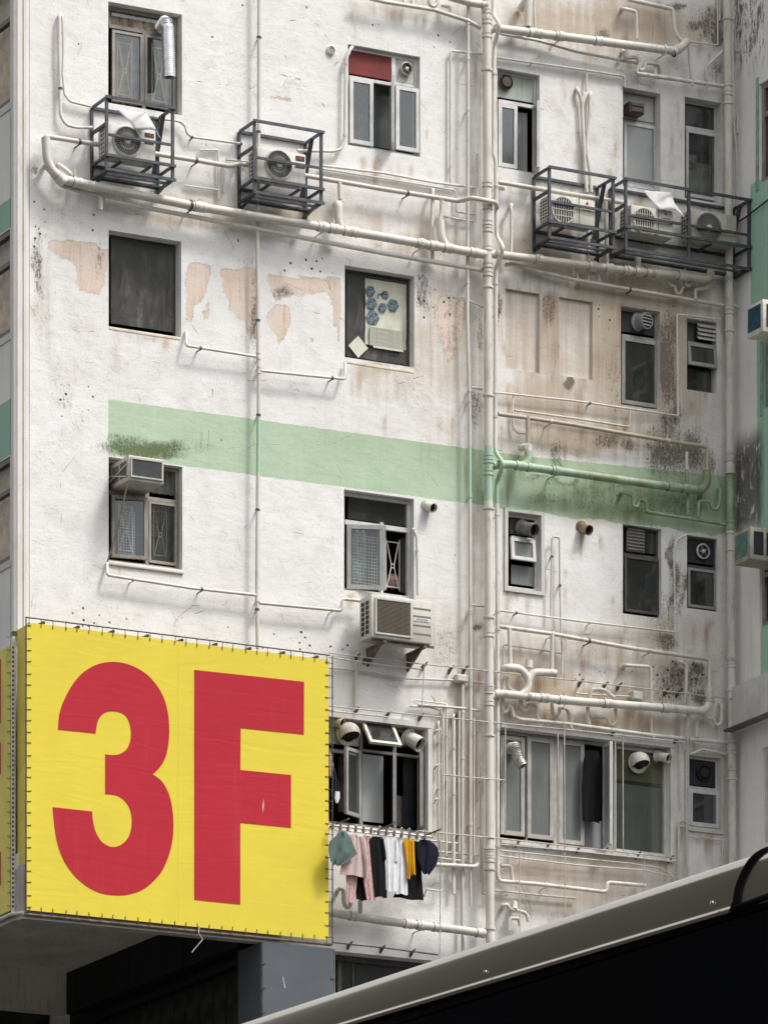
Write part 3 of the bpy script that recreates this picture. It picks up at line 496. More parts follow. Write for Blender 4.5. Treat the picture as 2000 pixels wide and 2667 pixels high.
# D1, E1
w, d = win('D1', GREYAL, .18, 5, [('h', 1622, 1710, 309, 9)]); slab(w, 'vent_panel', (1622, 240, 1707, 320), -.15, GREYBD, .02); sash(w, (1624, 315, 1708, 498), -.16, 8, WHITEAL, FROST)
w, d = win('E1', WHITEAL, .17, 5, [('h', 1783, 1866, 327, 10)]); slab(w, 'pane', (1783, 265, 1862, 338), -.16, DGLASS); slab(w, 'curtain', (1836, 275, 1860, 338), -.3, FROSTD); sash(w, (1785, 335, 1868, 524), -.15, 8, WHITEAL, GLASS)
for q in ((1793, 400, 1815, 425, .5), (1790, 418, 1852, 445, .55), (1806, 425, 1850, 470, .5), (1795, 440, 1822, 520, .45), (1822, 442, 1850, 520, .45), (1815, 345, 1845, 390, .7)): slab(w, 'carton', q[:4], -q[4], CLUT, .12)
# D2, E2
w, d = win('D2', GREYAL, .13, 5, [('h', 1617, 1712, 870, 8)]); slab(w, 'vent_panel', (1619, 808, 1708, 876), -.11, DARKBD, .02); sash(w, (1618, 876, 1712, 1064), -.10, 10, GREYAL, DGLASS); grille(w, 1640, 905, 1690, 1040, -.2, plain('dim_grille', (.16, .155, .15), .6))
w, d = win('E2', GREYAL, .10, 5, [('h', 1789, 1862, 888, 5)]); slab(w, 'vent_panel', (1790, 836, 1814, 889), -.12, BRONZE, .02); slab(w, 'vent_panel', (1790, 832, 1862, 889), -.14, BLACK, .02); sash(w, (1789, 891, 1864, 962), -.02, 9, GREYAL, DGLASS, 6, 'T'); slab(w, 'pane', (1790, 955, 1860, 1026), -.1, DGLASS)
# C3, D3, E3
w, d = win('C3', WHITEAL, .10, 8, [('h', 1330, 1392, 1396, 6)]); slab(w, 'vent_panel', (1328, 1346, 1392, 1398), -.09, DARKBD, .02); sash(w, (1329, 1400, 1392, 1466), -.03, 9, WHITEAL, FROSTD, 6, 'T'); slab(w, 'pane', (1331, 1470, 1390, 1528), -.09, FROSTD)
mk('outer_trim', B().ring((OR['C3'][0] - .05, OR['C3'][1] + .05, OR['C3'][2] - .05, OR['C3'][3] + .05), .003, .03, .049), TRIM, w)
w, d = win('D3', BRONZE, .12, 5, [('h', 1622, 1715, 1440, 8)]); slab(w, 'pane', (1682, 1375, 1712, 1445), -.12, DGLASS); sash(w, (1625, 1446, 1716, 1604), -.08, 7, BRONZE, DGLASS); mk('bottle', B().lathe([(.0, 0), (.04, .005), (.042, .13), (.015, .19), (.015, .23), (0, .235)], L(1702, 1598, -.2), (0.1, 0, 1), 12), plain('green_bottle', (.22, .30, .06), .25), w, smooth=True)
w, d = win('E3', BRONZE, .08, 5, [('h', 1789, 1865, 1471, 8)]); slab(w, 'vent_panel', (1791, 1400, 1864, 1474), -.07, DARKBD, .02); sash(w, (1790, 1478, 1864, 1590), -.05, 7, GREYAL, DGLASS); cloth_sheet(w, 'curtain', (1800, 1552, 1858, 1586), -.15, DIMIN, 3, .02, 14)
DIRTAL = plain('dirty_aluminium', (.43, .41, .385), .5, .1, .1, 5, (.24, .2, .16, .6))
# C4: long window with frosted panes
w, d = win('C4', DIRTAL, .12, 9, [('v', 1369, 1905, 2195, 4), ('v', 1446, 1912, 2200, 14), ('v', 1590, 1930, 2215, 16)])
for q in ((1303, 1915, 1365, 2180), (1372, 1920, 1440, 2190), (1454, 1928, 1520, 2204)): sash(w, q, -.08, 11, DIRTAL, FROSTD)
slab(w, 'panel', (1521, 2135, 1566, 2212), -.2, FROST, .02); slab(w, 'back_board', (1518, 1935, 1580, 2140), -.35, BLACK, .02); sash(w, (1520, 1938, 1572, 2212), -.06, 8, WHITEAL, FROST, 80, 'R')
slab(w, 'film_panel', (1602, 1949, 1730, 2044), -.10, OLIVE, .01); slab(w, 'pane', (1602, 2040, 1730, 2228), -.10, FROSTD, .01); sash(w, (1598, 1944, 1733, 2232), -.09, 6, WHITEAL, GLASS)
mk('head_trim', B().box(L(1301, 1890).x, L(1752, 1890).x, .003, .06, OR['C4'][3] + .002, OR['C4'][3] + .06), TRIM, w); mk('sill', B().box(L(1301, 2190).x, L(1752, 1890).x, .003, .07, OR['C4'][2] - .06, OR['C4'][2] - .002), TRIM, w); mk('side_trim', B().box(OR['C4'][1] + .002, OR['C4'][1] + .06, .003, .05, OR['C4'][2], OR['C4'][3]), TRIM, w)
w, d = win('E4', WHITEAL, .08, 5, [('h', 1792, 1870, 2048, 6)]); slab(w, 'vent_panel', (1796, 1977, 1864, 2052), -.06, DARKBD, .02); sash(w, (1793, 2054, 1873, 2160), -.02, 11, WHITEAL, GLASS)
mk('outer_trim', B().ring((OR['E4'][0] - .06, OR['E4'][1] + .06, OR['E4'][2] - .07, OR['E4'][3] + .06), .003, .035, .058), TRIM, w)
w, d = win('F2', BRONZE, .25, 14, [('v', 882, 2480, 2660, 10), ('v', 917, 2500, 2700, 2)]); slab(w, 'pane', (872, 2500, 1290, 2880), -.25, DGLASS)

# ------------------------------------------------------------------ corner pilaster, left flank, right wing
pil = B(); prof = [(L(76, 1300).x, .0), (L(76, 1300).x - .012, .0), (L(72, 1300).x, .03), (L(66, 1300).x, .05), (L(58, 1300).x, .055), (L(57, 1300).x, .035), (L(54, 1300).x, .035), (L(53, 1300).x, .06), (L(41, 1300).x, .065), (L(38, 1300).x, .05), (L(33, 1300).x, .03), (L(31.5, 1300).x, .0), (L(31.5, 1300).x, -.05), (L(76, 1300).x, -.05)]
vlow = SG[3] - .02
pil.add([(u, -dd, vlow) for u, dd in prof] + [(u, -dd, VTOP) for u, dd in prof], [(i, (i + 1) % len(prof), (i + 1) % len(prof) + len(prof), i + len(prof)) for i in range(len(prof))] + [tuple(range(len(prof))), tuple(range(2 * len(prof) - 1, len(prof) - 1, -1))])
mk('corner_pilaster', pil, TRIM, bld)
UL = L(31.5, 1300).x - .001
FGLASS = glass_mat('flank_window_glass', (.93, .93, .9), .05, .03, .03, True)
def simple_wall(name, bands, col=(.74, .73, .71), axis='flank', dirt=.35):
    k = N(name); co = k.coord(wall); sp = k.n('ShaderNodeSeparateXYZ'); k.t.links.new(co, sp.inputs[0]); y, v = sp.outputs[1], sp.outputs[2]
    big = k.noise(co, .8, 6, .6); st = k.noise(k.scale(co, (6, 6, .5)), 1.0, 7, .7, .3); base = k.mix(k.ramp(big, .35, .65), tuple(c * .9 for c in col), col)
    for (y0, y1, v0, v1, g) in bands:
        vv = k.m2('ADD', v, k.m2('MULTIPLY', k.m2('SUBTRACT', k.noise(co, 3, 5, .7), .5), .06)); yy = k.m2('ADD', y, k.m2('MULTIPLY', k.m2('SUBTRACT', k.noise(co, 2.3, 6, .7), .5), .10)); m = k.m2('MULTIPLY', k.m2('MULTIPLY', k.m2('LESS_THAN', vv, v1), k.m2('GREATER_THAN', vv, v0)), k.m2('MULTIPLY', k.m2('LESS_THAN', yy, y1), k.m2('GREATER_THAN', yy, y0))); base = k.mix(m, base, g)
    base = k.mix(k.m2('MULTIPLY', k.ramp(st, .48, .8), dirt), base, (.33, .29, .24)); return k, co, base, y, v
GFL = (.30, .47, .39)
def flank_v(y): return LS(29, y, UL).z
bands = [(-1, 4, flank_v(589), flank_v(513), GFL), (-1, 4, flank_v(1183), flank_v(1036), GFL)]
k, co, base, y_, v_ = simple_wall('flank_paint', bands); k.set(base, .85, 0, .25); FLANK = k.m
ops = [(flank_v(262), flank_v(-60)), (flank_v(863), flank_v(592)), (flank_v(1455), flank_v(1186))]
fl = B(); y0, y1 = .03, 2.2
cuts = [SG[2] + .05]
for a, c in sorted(ops): cuts += [a, c]
cuts.append(VTOP)
fl.box(UL - .0, UL + .12, -.06, -y0 - .012, SG[2] + .05, VTOP)
for i in range(0, len(cuts), 2): fl.box(UL, UL + .12, -y0 - .012, -y1, cuts[i], cuts[i + 1])
fl.box(UL, UL + .12, -y1, -7, SG[2] + .05, VTOP); mk('flank_wall', fl, FLANK, bld)
for j, (a, c) in enumerate(sorted(ops)):
    def sr(B_, ya, yb, va, vb_, u0, u1): return B_.box(u0, u1, -ya, -yb, va, vb_)
    wf_ = B(); sr(wf_, y0 + .012, y1, c - .07, c, UL + .01, UL + .08); sr(wf_, y0 + .012, y1, a, a + .06, UL + .01, UL + .08); sr(wf_, y0 + .012, y0 + .06, a + .06, c - .07, UL + .01, UL + .08); vm = a + (c - a) * .68; sr(wf_, y0 + .06, y1, vm - .03, vm + .03, UL + .012, UL + .078)
    fo = mk('flank_window', wf_, BRONZE, bld); mk('pane', B().box(UL + .05, UL + .055, -y0 - .06, -y1, a + .06, c - .07), FGLASS, fo)
    cw = B(); vs = []; nn = 40
    for i in range(nn + 1):
        yy = y0 + .03 + (y1 - y0) * i / nn; vs += [(UL + .16 + .03 * math.sin(i * 1.7), yy, a), (UL + .16 + .03 * math.sin(i * 1.7), yy, c)]
    cw.add(vs, [(2 * i, 2 * i + 2, 2 * i + 3, 2 * i + 1) for i in range(nn)]); mk('curtain', cw, plain('apricot_curtain', (.72, .54, .39), .9, 0, .15, 5), fo, smooth=True, ang=80)
    mk('sill', B().box(UL - .015, UL - .002, -y0, -y1, a - .10, a - .01), TRIM, fo)
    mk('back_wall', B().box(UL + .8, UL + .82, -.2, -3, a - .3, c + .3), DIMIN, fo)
def W_(x, y): return LS(x, y, UW)
wb = [(-9, W_(1955, 600).y, W_(1953, 795).z, W_(1953, 480).z, (.36, .57, .455)), (-9, W_(1971, 900).y, W_(1971, 1420).z, W_(1953, 792).z, (.36, .57, .455)), (-9, W_(1981, 1700).y, W_(1981, 1778).z, W_(1981, 1630).z, (.36, .56, .43))]
k, co, base, y_, v_ = simple_wall('wing_paint', wb, (.84, .83, .81), 'wing', .25)
def zone(v0, v1, ya, yb): return k.m2('MULTIPLY', k.m2('MULTIPLY', k.ramp(v_, v0 - .25, v0 + .15), k.ramp(v_, v1 + .2, v1 - .2)), k.m2('MULTIPLY', k.ramp(y_, ya - .12, ya + .1), k.ramp(y_, yb + .12, yb - .1)))
mn = k.m2('ADD', k.m2('MULTIPLY', k.noise(k.scale(co, (14, 14, 4)), 1.0, 10, .75, .6), .6), k.m2('MULTIPLY', k.noise(co, 3.2, 10, .72, .6), .4))
for (x0, x1, yt, yb, a) in ((1912, 1990, -100, 165, .085), (1914, 1984, 1140, 1370, .17), (1914, 1984, 1160, 1270, .05), (1914, 1995, 160, 1000, -.06)):
    z = zone(W_(1950, yb).z, W_(1950, yt).z, W_(x1, 500).y, W_(x0, 500).y); base = k.mix(k.m2('MULTIPLY', k.ramp(k.m2('ADD', mn, a), .56, .64), k.m2('MULTIPLY', z, .85)), base, (.075, .068, .062))
k.set(base, .88, 0, .25); k.bump(k.m2('ADD', k.noise(co, 5, 6, .65, .6), k.m2('MULTIPLY', mn, .7)), .6, .02); WING = k.m
wing = thing('wing_building', 'stained white and green side wing projecting from the inner corner at right', 'building', (UW, -1.5, -1.5))
wv0 = W_(1985, 205).z
wops = [(-1.9, W_(1977, 300).y, W_(1978, 478).z, W_(1978, 218).z), (-1.9, W_(1988, 1000).y, W_(1988, 1066).z, W_(1988, 820).z), (-1.9, W_(1978, 1500).y, W_(1978, 1636).z, W_(1978, 1440).z), (-1.9, W_(1986, 2000).y, W_(1987, 2200).z, W_(1987, 1948).z)]
wq = B(); cuts = [-1.5]
for o_ in sorted(wops, key=lambda q: q[2]): cuts += [o_[2], o_[3]]
cuts.append(WTOP)
for i in range(0, len(cuts), 2): wq.box(UW, UW + .25, -.1, 2.1, cuts[i], cuts[i + 1])
for (ya, yb, v0, v1) in wops: wq.box(UW, UW + .25, -yb, -.1, v0, v1); wq.box(UW, UW + .25, -ya, 2.1, v0, v1)
wq.box(UW + .25, UW + 5, 1.9, 2.1, -1.5, WTOP); wq.box(UW, UW + 5, -.1, 2.1, WTOP, WTOP + .2)
mk('wing_wall', wq, WING, wing)
WGREEN = plain('green_window_trim', (.27, .45, .35), .7, 0, .15, 5, (.1, .12, .09, .5))
for j, (ya, yb, v0, v1) in enumerate(wops):
    f = B(); 
    for (a, c, e, g) in ((yb - .07, yb, v0, v1), (ya, ya + .07, v0, v1), (ya + .07, yb - .07, v1 - .07, v1), (ya + .07, yb - .07, v0, v0 + .07)): f.box(UW + .04, UW + .1, -a, -c, e, g)
    f.box(UW + .042, UW + .098, -(ya + .07), -(yb - .07), v0 + (v1 - v0) * .66, v0 + (v1 - v0) * .66 + .06)
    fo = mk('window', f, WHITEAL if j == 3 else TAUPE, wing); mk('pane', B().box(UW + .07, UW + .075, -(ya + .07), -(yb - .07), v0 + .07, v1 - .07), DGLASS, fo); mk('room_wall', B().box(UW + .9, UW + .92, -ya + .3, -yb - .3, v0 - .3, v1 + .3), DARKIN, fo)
    if j < 2: mk('surround', B().box(UW - .015, UW - .002, -yb - .07, -yb - .002, v0 - .08, v1 + .1), WGREEN, fo)
b = B(); a = W_(1928, 1780); c = W_(1930, 1908); b.box(UW - .16, UW - .003, -a.y + .02, 2.05, c.z, c.z + .60); mk('concrete_hood', b, plain('pale_concrete', (.58, .575, .555), .85, 0, .06, 3, (.35, .32, .28, .3)), wing)
b = B(); b.box(UW - .30, UW - .162, -a.y + .05, 2.0, c.z - .03, c.z - .003); mk('tin_awning', b, BRONZE, wing)
# ------------------------------------------------------------------ drain pipes and conduits
def path(pts, d): return [L(p[0], p[1], p[2] if len(p) > 2 else d) for p in pts]
def nearest_dir(P, q):
    best = None
    for i in range(len(P) - 1):
        a, b = P[i], P[i + 1]; t = b - a; ll = t.length_squared
        if ll < 1e-9: continue
        s = max(0, min(1, (q - a).dot(t) / ll)); c = a + t * s; dd = (c - q).length
        if best is None or dd < best[0]: best = (dd, c, t.normalized())
    return best[1], best[2]
def pipe(name, label, cat, pts, r, d, br=(), col=(), cl=(), group=None, mat=None, n=12, cn='collar'):
    mat = mat or PIPE; P = path(pts, d); rm = r / 195.0
    o = mk(name, B().tube(P, rm, n), mat, smooth=True, ang=50); tag(o, label, cat, group)
    for q in br:
        nm = q[3] if len(q) > 3 else 'branch'; mk(nm, B().tube(path(q[0], q[2]), q[1] / 195.0, 10), mat, o, smooth=True, ang=50)
    for q in col:
        c, t = nearest_dir(P, L(q[0], q[1], d)); w = (q[2] if len(q) > 2 else 1.1) * rm; k = 1.16
        mk(cn, B().lathe([(rm * .99, -w), (rm * k, -w * .96), (rm * k, -w * .35), (rm * 1.06, -w * .25), (rm * 1.06, w * .25), (rm * k, w * .35), (rm * k, w * .96), (rm * .99, w)], c, t, 16), [mat, JOINT], o, smooth=True, ang=35)
        me_ = bpy.data.objects[-1].data if False else LASTMESH[0]
        for f_ in list(range(16)) + list(range(len(me_.polygons) - 16, len(me_.polygons))): me_.polygons[f_].material_index = 1
    for q in cl:
        c, t = nearest_dir(P, L(q[0], q[1], d)); k = rm * 1.28; hw = .014; b = B().lathe([(rm * .98, -hw), (k, -hw), (k, hw), (rm * .98, hw)], c, t, 12)
        e = Vector((c.x, -.0, c.z)); s_ = Vector((0, 0, 1)).cross(Vector((0, 1, 0)))
        side = Vector((k, 0, 0)) if abs(t.z) > .7 else Vector((0, 0, -k)); b.bar(c + side * .9, e + side * .9 + Vector((0, .004, 0)), .016, .012); mk('clamp', b, q[2] if len(q) > 2 and not isinstance(q[2], float) else PIPE, o)
    return o
JOINT = plain('joint_dirt', (.10, .08, .06), .9)
def cols(x0, y0, x1, y1, ys, w=1.1): return [(x0 + (x1 - x0) * (y - y0) / (y1 - y0), y, w) for y in ys]
# the two big vertical stacks
pipe('soil_stack', 'thick white vertical drain stack running the full height at the inner fold of the facade', 'drain pipe', [(1265.5, -60), (1268, 120), (1277, 2660)], 11.5, .20,
     br=[([(1254, 12), (1269, 12, .22)], 11, .2), ([(1272, 78), (1301, 70)], 10, .2), ([(1258, 661), (1290, 661)], 11, .2), ([(1268, 1218), (1289, 1212)], 11, .2), ([(1272, 1822), (1292, 1806)], 11, .2)],
     col=cols(1266, 0, 1277, 2423, [28, 39, 54, 90, 480, 538, 579, 597, 645, 690, 712, 1191, 1200, 1231, 1653, 1793, 1801, 1832, 2224, 2240], .7), cl=cols(1266, 0, 1277, 2423, [181, 747, 1030, 1325, 1609, 1917, 2212, 2266, 2421]), n=18)
pipe('soil_stack', 'thick white vertical drain stack in the inner corner against the side wing', 'drain pipe', [(1893, -60), (1896, 300), (1909, 2500)], 11, .16,
     col=cols(1894, 0, 1909, 2300, [217, 241, 800, 812, 1180, 1188, 1195, 1355, 1384, 1718, 1726, 1733, 1930, 1949, 2002], .7), cl=cols(1894, 0, 1909, 2300, [48, 268, 861, 1233, 1434, 1799, 1961, 2030]), n=18, br=[([(1905, 791), (1922, 800)], 4, .16)])
pipe('drain_pipe', 'slim white vertical pipe left of the thick central stack, down the whole wall', 'drain pipe', [(1219, 14), (1218, 482), (1217, 830), (1223, 1080), (1225, 1750), (1225, 2250)], 4.6, .13,
     cl=[(1218, 60), (1218, 152), (1217, 285), (1217, 735), (1223, 1045), (1224, 1018), (1225, 1294), (1225, 1590), (1225, 1598), (1225, 1785), (1225, 2147)], br=[([(1217, 780), (1258, 800)], 2, .1), ([(1227, 1008), (1256, 1014)], 3, .1), ([(1229, 1576), (1266, 1581)], 3, .1), ([(1225, 2250), (1226, 2360)], 3, .12)])
pipe('drain_pipe', 'slim white vertical pipe with dog-leg bends hugging the right of the central stack', 'drain pipe', [(1285, -40), (1285, 38), (1301, 62, .34), (1289, 116), (1287, 150), (1285, 402), (1291, 418), (1293, 612), (1311, 645, .36), (1291, 700), (1290, 1030), (1290, 1176), (1311, 1207, .36), (1294, 1256), (1296, 1650), (1296, 2280), (1300, 2296), (1394, 2303), (1505, 2316), (1580, 2325), (1580, 2299), (1680, 2308)], 5.6, .17,
     cl=[(1286, 191), (1291, 484), (1290, 739), (1290, 1023), (1290, 1085), (1294, 1341), (1295, 1593), (1295, 1640), (1295, 1902), (1296, 2206), (1423, 2305)], br=[([(1304, 2256), (1331, 2256), (1334, 2296)], 5, .12)], n=12)
pipe('drain_pipe', 'long thin white vertical pipe between the two left columns of windows', 'drain pipe', [(675, -60), (674, 300), (670, 640), (672, 900), (674, 1000), (671, 1300), (669, 1560), (671, 1690)], 4.8, .12,
     cl=[(674, 96, STEEL), (672, 342, STEEL), (672, 834, STEEL), (673, 918), (674, 933), (674, 955), (674, 970), (673, 1081, STEEL), (671, 1328, STEEL), (669, 1565), (669, 1588, STEEL)], n=12)
# large horizontal sewers
pipe('sewer_pipe', 'thick white sloping sewer pipe under the caged air conditioners on the left', 'drain pipe', [(119, 358), (122, 412), (131, 438), (160, 466), (500, 535), (892, 599), (1000, 617), (1256, 661)], 11.3, .22,
     br=[([(114, 436, .02), (116, 432), (126, 440), (158, 482), (253, 508)], 6, .13), ([(253, 508), (262, 514), (262, 545)], 6, .13, 'trap'), ([(272, 519), (500, 563), (1000, 659), (1256, 703)], 6, .13), ([(884, 474), (886, 519)], 6, .16, 'stub'), ([(876, 534, .05), (882, 530), (881, 578), (893, 598)], 11, .17, 'inlet'), ([(1151, 522), (1150, 552), (1145, 575)], 6, .17, 'stub'), ([(1146, 572), (1149, 618), (1160, 638)], 11, .2, 'inlet'), ([(1128, 492, .02), (1127, 496), (1124, 613), (1126, 676)], 5, .12), ([(150, 428, .02), (160, 432), (186, 455)], 6, .12), ([(195, 440), (195, 488)], 5, .1, 'strap')],
     col=[(160, 466), (200, 474), (516, 538), (524, 539), (838, 590), (868, 594), (905, 601), (922, 604), (1095, 632), (1128, 638), (1165, 645), (1232, 657)], cl=[(496, 536, STEEL), (1096, 632), (840, 590)])
pipe('waste_pipe', 'white waste pipe running behind the two left cages to the central stack', 'drain pipe', [(119, 362), (119, 354), (259, 376), (500, 415), (600, 432), (620, 425), (660, 430), (798, 457), (1000, 492), (1196, 523), (1229, 514, .36), (1291, 526, .30), (1294, 540, .2)], 6.2, .15, cl=[(207, 366, STEEL), (511, 418, STEEL), (1061, 501, STEEL)], col=[(120, 364)])
pipe('sewer_pipe', 'thick white sewer pipe crossing the top right of the facade', 'drain pipe', [(1290, 72), (1500, 98), (1758, 132), (1776, 120), (1790, 106)], 11, .2, br=[([(1374, 68), (1375, 44), (1374, -20)], 10.5, .2, 'inlet'), ([(1374, -5), (1354, 24, .05)], 10, .2, 'inlet'), ([(1393, 72), (1391, 20), (1391, -20)], 3, .1), ([(1782, 112), (1762, 92), (1756, 70), (1752, 30), (1750, 22), (1633, -4)], 5.8, .15), ([(1620, 21, .0), (1622, 21), (1657, 28), (1658, 100)], 4.8, .13)], col=[(1384, 46), (1455, 92), (1400, 84), (1760, 131), (1558, 106)], cl=[(1455, 93), (1730, 128)])
pipe('waste_pipe', 'thin white waste pipe with a U bend beneath the top right sewer pipe', 'drain pipe', [(1658, 190), (1705, 197), (1889, 224)], 5.6, .13, br=[([(1622, 130, .02), (1624, 138), (1628, 150), (1657, 147), (1664, 158), (1663, 180), (1676, 183), (1680, 162), (1716, 166), (1718, 190, .05)], 5, .13, 'trap'), ([(1658, 190), (1660, 170)], 5, .13), ([(1794, 121), (1796, 160), (1801, 205)], 4.6, .13), ([(1884, 130, .1), (1838, 174), (1839, 208)], 4.6, .13), ([(1803, 205), (1803, 222)], 4, .14, 'cap'), ([(1841, 210), (1841, 228)], 3.4, .14, 'cap'), ([(1301, 86), (1400, 104), (1500, 133), (1660, 164)], 4, .07), ([(1706, 166), (1706, 196)], 4, .1)])
pipe('waste_pipe', 'white waste pipe along the top edge left of the central stack', 'drain pipe', [(930, -14), (1000, 3), (1130, 24), (1217, 52), (1232, 60), (1252, 72)], 5.4, .14, br=[([(1050, -20), (1052, 12), (1060, -2)], 4, .13), ([(1117, -20), (1117, 8), (1127, 18), (1139, 8), (1139, -20)], 5, .15, 'trap'), ([(1073, -20), (1073, 14)], 5, .13), ([(1150, 12, .05), (1173, 18), (1172, 36)], 5, .12), ([(1170, -10), (1220, 4), (1254, 10)], 10, .19, 'inlet')])
pipe('sewer_pipe', 'thick cream sewer pipe under the right-hand cages', 'drain pipe', [(1286, 661), (1500, 687), (1630, 703), (1780, 718), (1842, 727), (1852, 706)], 11, .2, col=[(1402, 675), (1541, 692), (1585, 698), (1632, 704), (1662, 706), (1692, 710), (1706, 711), (1775, 718)], cl=[(1402, 676), (1634, 704)], br=[([(1577, 524), (1579, 560), (1581, 690)], 5.5, .13), ([(1531, 560), (1532, 690)], 5, .12), ([(1332, 532, .0), (1331, 534), (1332, 600), (1331, 660)], 4.6, .13), ([(1660, 660), (1662, 704)], 9, .18, 'inlet')], mat=paint('cream_pipe_paint', (.63, .60, .53), .5, .7))
pipe('waste_pipe', 'thin white waste pipe passing behind the right-hand cages', 'drain pipe', [(1296, 473), (1500, 507), (1630, 528)], 6, .12, br=[([(1299, 486, .02), (1310, 492, .12)], 5, .1)])
pipe('waste_pipe', 'thin cream waste pipe with S bends above the louvred windows at right', 'drain pipe', [(1316, 690), (1330, 686), (1400, 706), (1500, 729), (1640, 753), (1889, 796)], 5.2, .11, br=[([(1783, 690), (1783, 740), (1796, 746), (1800, 720), (1846, 727), (1838, 752), (1810, 752), (1811, 780)], 4.6, .13, 'trap'), ([(1738, 725), (1740, 740), (1760, 745), (1758, 762), (1772, 766), (1779, 745)], 4.4, .12, 'trap'), ([(1500, 690), (1505, 728)], 4, .11), ([(1531, 700), (1532, 732)], 4, .11), ([(1543, 712), (1560, 714), (1561, 736)], 4, .11)], mat=MATS['cream_pipe_paint'], cl=[(1640, 753, STEEL)])
pipe('sewer_pipe', 'thick green painted sewer pipe crossing the green band at right', 'drain pipe', [(1284, 1212), (1314, 1208), (1500, 1233), (1700, 1262), (1826, 1277), (1840, 1262), (1842, 1240)], 11, .22, br=[([(1375, 1158), (1376, 1198), (1366, 1212)], 10.5, .21, 'inlet'), ([(1356, 1166, .05), (1376, 1164, .24)], 10, .2, 'inlet'), ([(1840, 1222), (1840, 1258)], 11, .21, 'inlet'), ([(1788, 1177), (1789, 1250), (1791, 1342)], 4.4, .13)], col=[(1376, 1196, .5), (1352, 1213), (1446, 1226), (1748, 1268), (1785, 1273)], cl=[(1446, 1226)])
pipe('waste_pipe', 'tan stained waste pipe just above the green band at right', 'drain pipe', [(1297, 1078), (1375, 1088), (1500, 1107), (1620, 1128), (1750, 1150), (1841, 1163), (1842, 1190), (1841, 1222)], 5.6, .16, br=[([(1375, 1084), (1375, 1156)], 5.6, .17)], mat=paint('tan_pipe_paint', (.50, .44, .35), .55, .8), cl=[(1434, 1097), (1740, 1148)])
pipe('waste_pipe', 'thin green waste pipe with U bends along the bottom of the green band', 'drain pipe', [(1684, 1333), (1700, 1336), (1791, 1350), (1889, 1366)], 4.8, .12, br=[([(1617, 1284, .0), (1624, 1283), (1648, 1290), (1648, 1318), (1660, 1322), (1663, 1300), (1682, 1304), (1684, 1333)], 5, .13, 'trap'), ([(1818, 1350), (1819, 1304), (1850, 1306), (1853, 1324), (1866, 1328), (1873, 1316), (1875, 1274, .13), (1872, 1273, .0)], 4.8, .13, 'trap')])
pipe('sewer_pipe', 'thick white sewer pipe above the long frosted window', 'drain pipe', [(1288, 1808), (1310, 1808), (1500, 1827), (1700, 1842), (1832, 1853), (1846, 1838), (1848, 1816)], 11, .22,
     br=[([(1313, 1744, .06), (1316, 1740), (1353, 1740), (1376, 1766), (1375, 1796), (1358, 1812)], 10.6, .22, 'inlet'), ([(1447, 1754), (1388, 1751), (1377, 1772)], 10, .22, 'inlet'), ([(1377, 1740), (1378, 1720)], 10, .14, 'inlet'), ([(1848, 1792), (1848, 1836)], 11.4, .21, 'inlet'), ([(1326, 1636), (1328, 1690), (1329, 1735)], 5.6, .17), ([(1438, 1650), (1438, 1690), (1437, 1745)], 5.6, .17), ([(1310, 1800), (1311, 1768), (1322, 1766), (1324, 1794), (1350, 1806)], 5, .13, 'trap'), ([(1536, 1818), (1538, 1797), (1572, 1796), (1599, 1818)], 5.5, .17, 'trap')],
     col=[(1375, 1776, .5), (1375, 1790, .4), (1416, 1818), (1464, 1824), (1581, 1834), (1733, 1846), (1848, 1812, .5), (1848, 1824, .5)])
pipe('waste_pipe', 'thin white waste pipe below the middle right windows, turning down at the corner', 'drain pipe', [(1298, 1632), (1437, 1651), (1500, 1663), (1640, 1688), (1847, 1718), (1848, 1750), (1847, 1796)], 5.6, .16, cl=[(1534, 1669, RUSTY), (1690, 1694), (1438, 1652)])
pipe('waste_pipe', 'thin white waste pipe with four U bends right above the long frosted window', 'drain pipe', [(1342, 1868), (1352, 1874), (1480, 1886), (1500, 1889), (1700, 1916), (1898, 1936)], 5.4, .12,
     br=[([(1309, 1820), (1308, 1848), (1314, 1858), (1323, 1850), (1325, 1837), (1332, 1842), (1338, 1868)], 4.8, .13, 'trap'), ([(1356, 1820), (1356, 1846), (1366, 1854), (1374, 1848), (1374, 1836), (1396, 1838), (1400, 1874)], 4.8, .12, 'trap'), ([(1438, 1830), (1438, 1858), (1448, 1866), (1458, 1856), (1456, 1842), (1478, 1848), (1487, 1884)], 4.8, .09, 'trap'), ([(1530, 1842), (1531, 1880), (1536, 1888)], 5, .12), ([(1538, 1868), (1582, 1870), (1588, 1888), (1598, 1890), (1606, 1878), (1602, 1846)], 4.6, .12, 'trap'), ([(1814, 1922), (1815, 1871), (1858, 1872), (1862, 1888), (1874, 1890), (1879, 1876), (1879, 1836), (1874, 1833, .0)], 4.8, .12, 'trap'), ([(1696, 1870), (1697, 1912)], 3.6, .1), ([(1786, 1870), (1786, 1924)], 4, .1), ([(1486, 1888), (1488, 1898)], 4, .13, 'cap'), ([(1700, 1916), (1703, 1924)], 4, .13, 'cap')])
pipe('stub_pipe', 'short white pipe bent down from the mouldy wall into the lower right sewer pipe', 'drain pipe', [(1762, 1722, .0), (1764, 1722), (1788, 1730), (1787, 1780), (1785, 1834)], 5, .15)
pipe('stub_pipe', 'short white pipe arched beside the junction box above the long frosted window', 'drain pipe', [(1624, 1738, .0), (1626, 1733), (1692, 1737), (1695, 1752), (1696, 1830)], 5, .15)
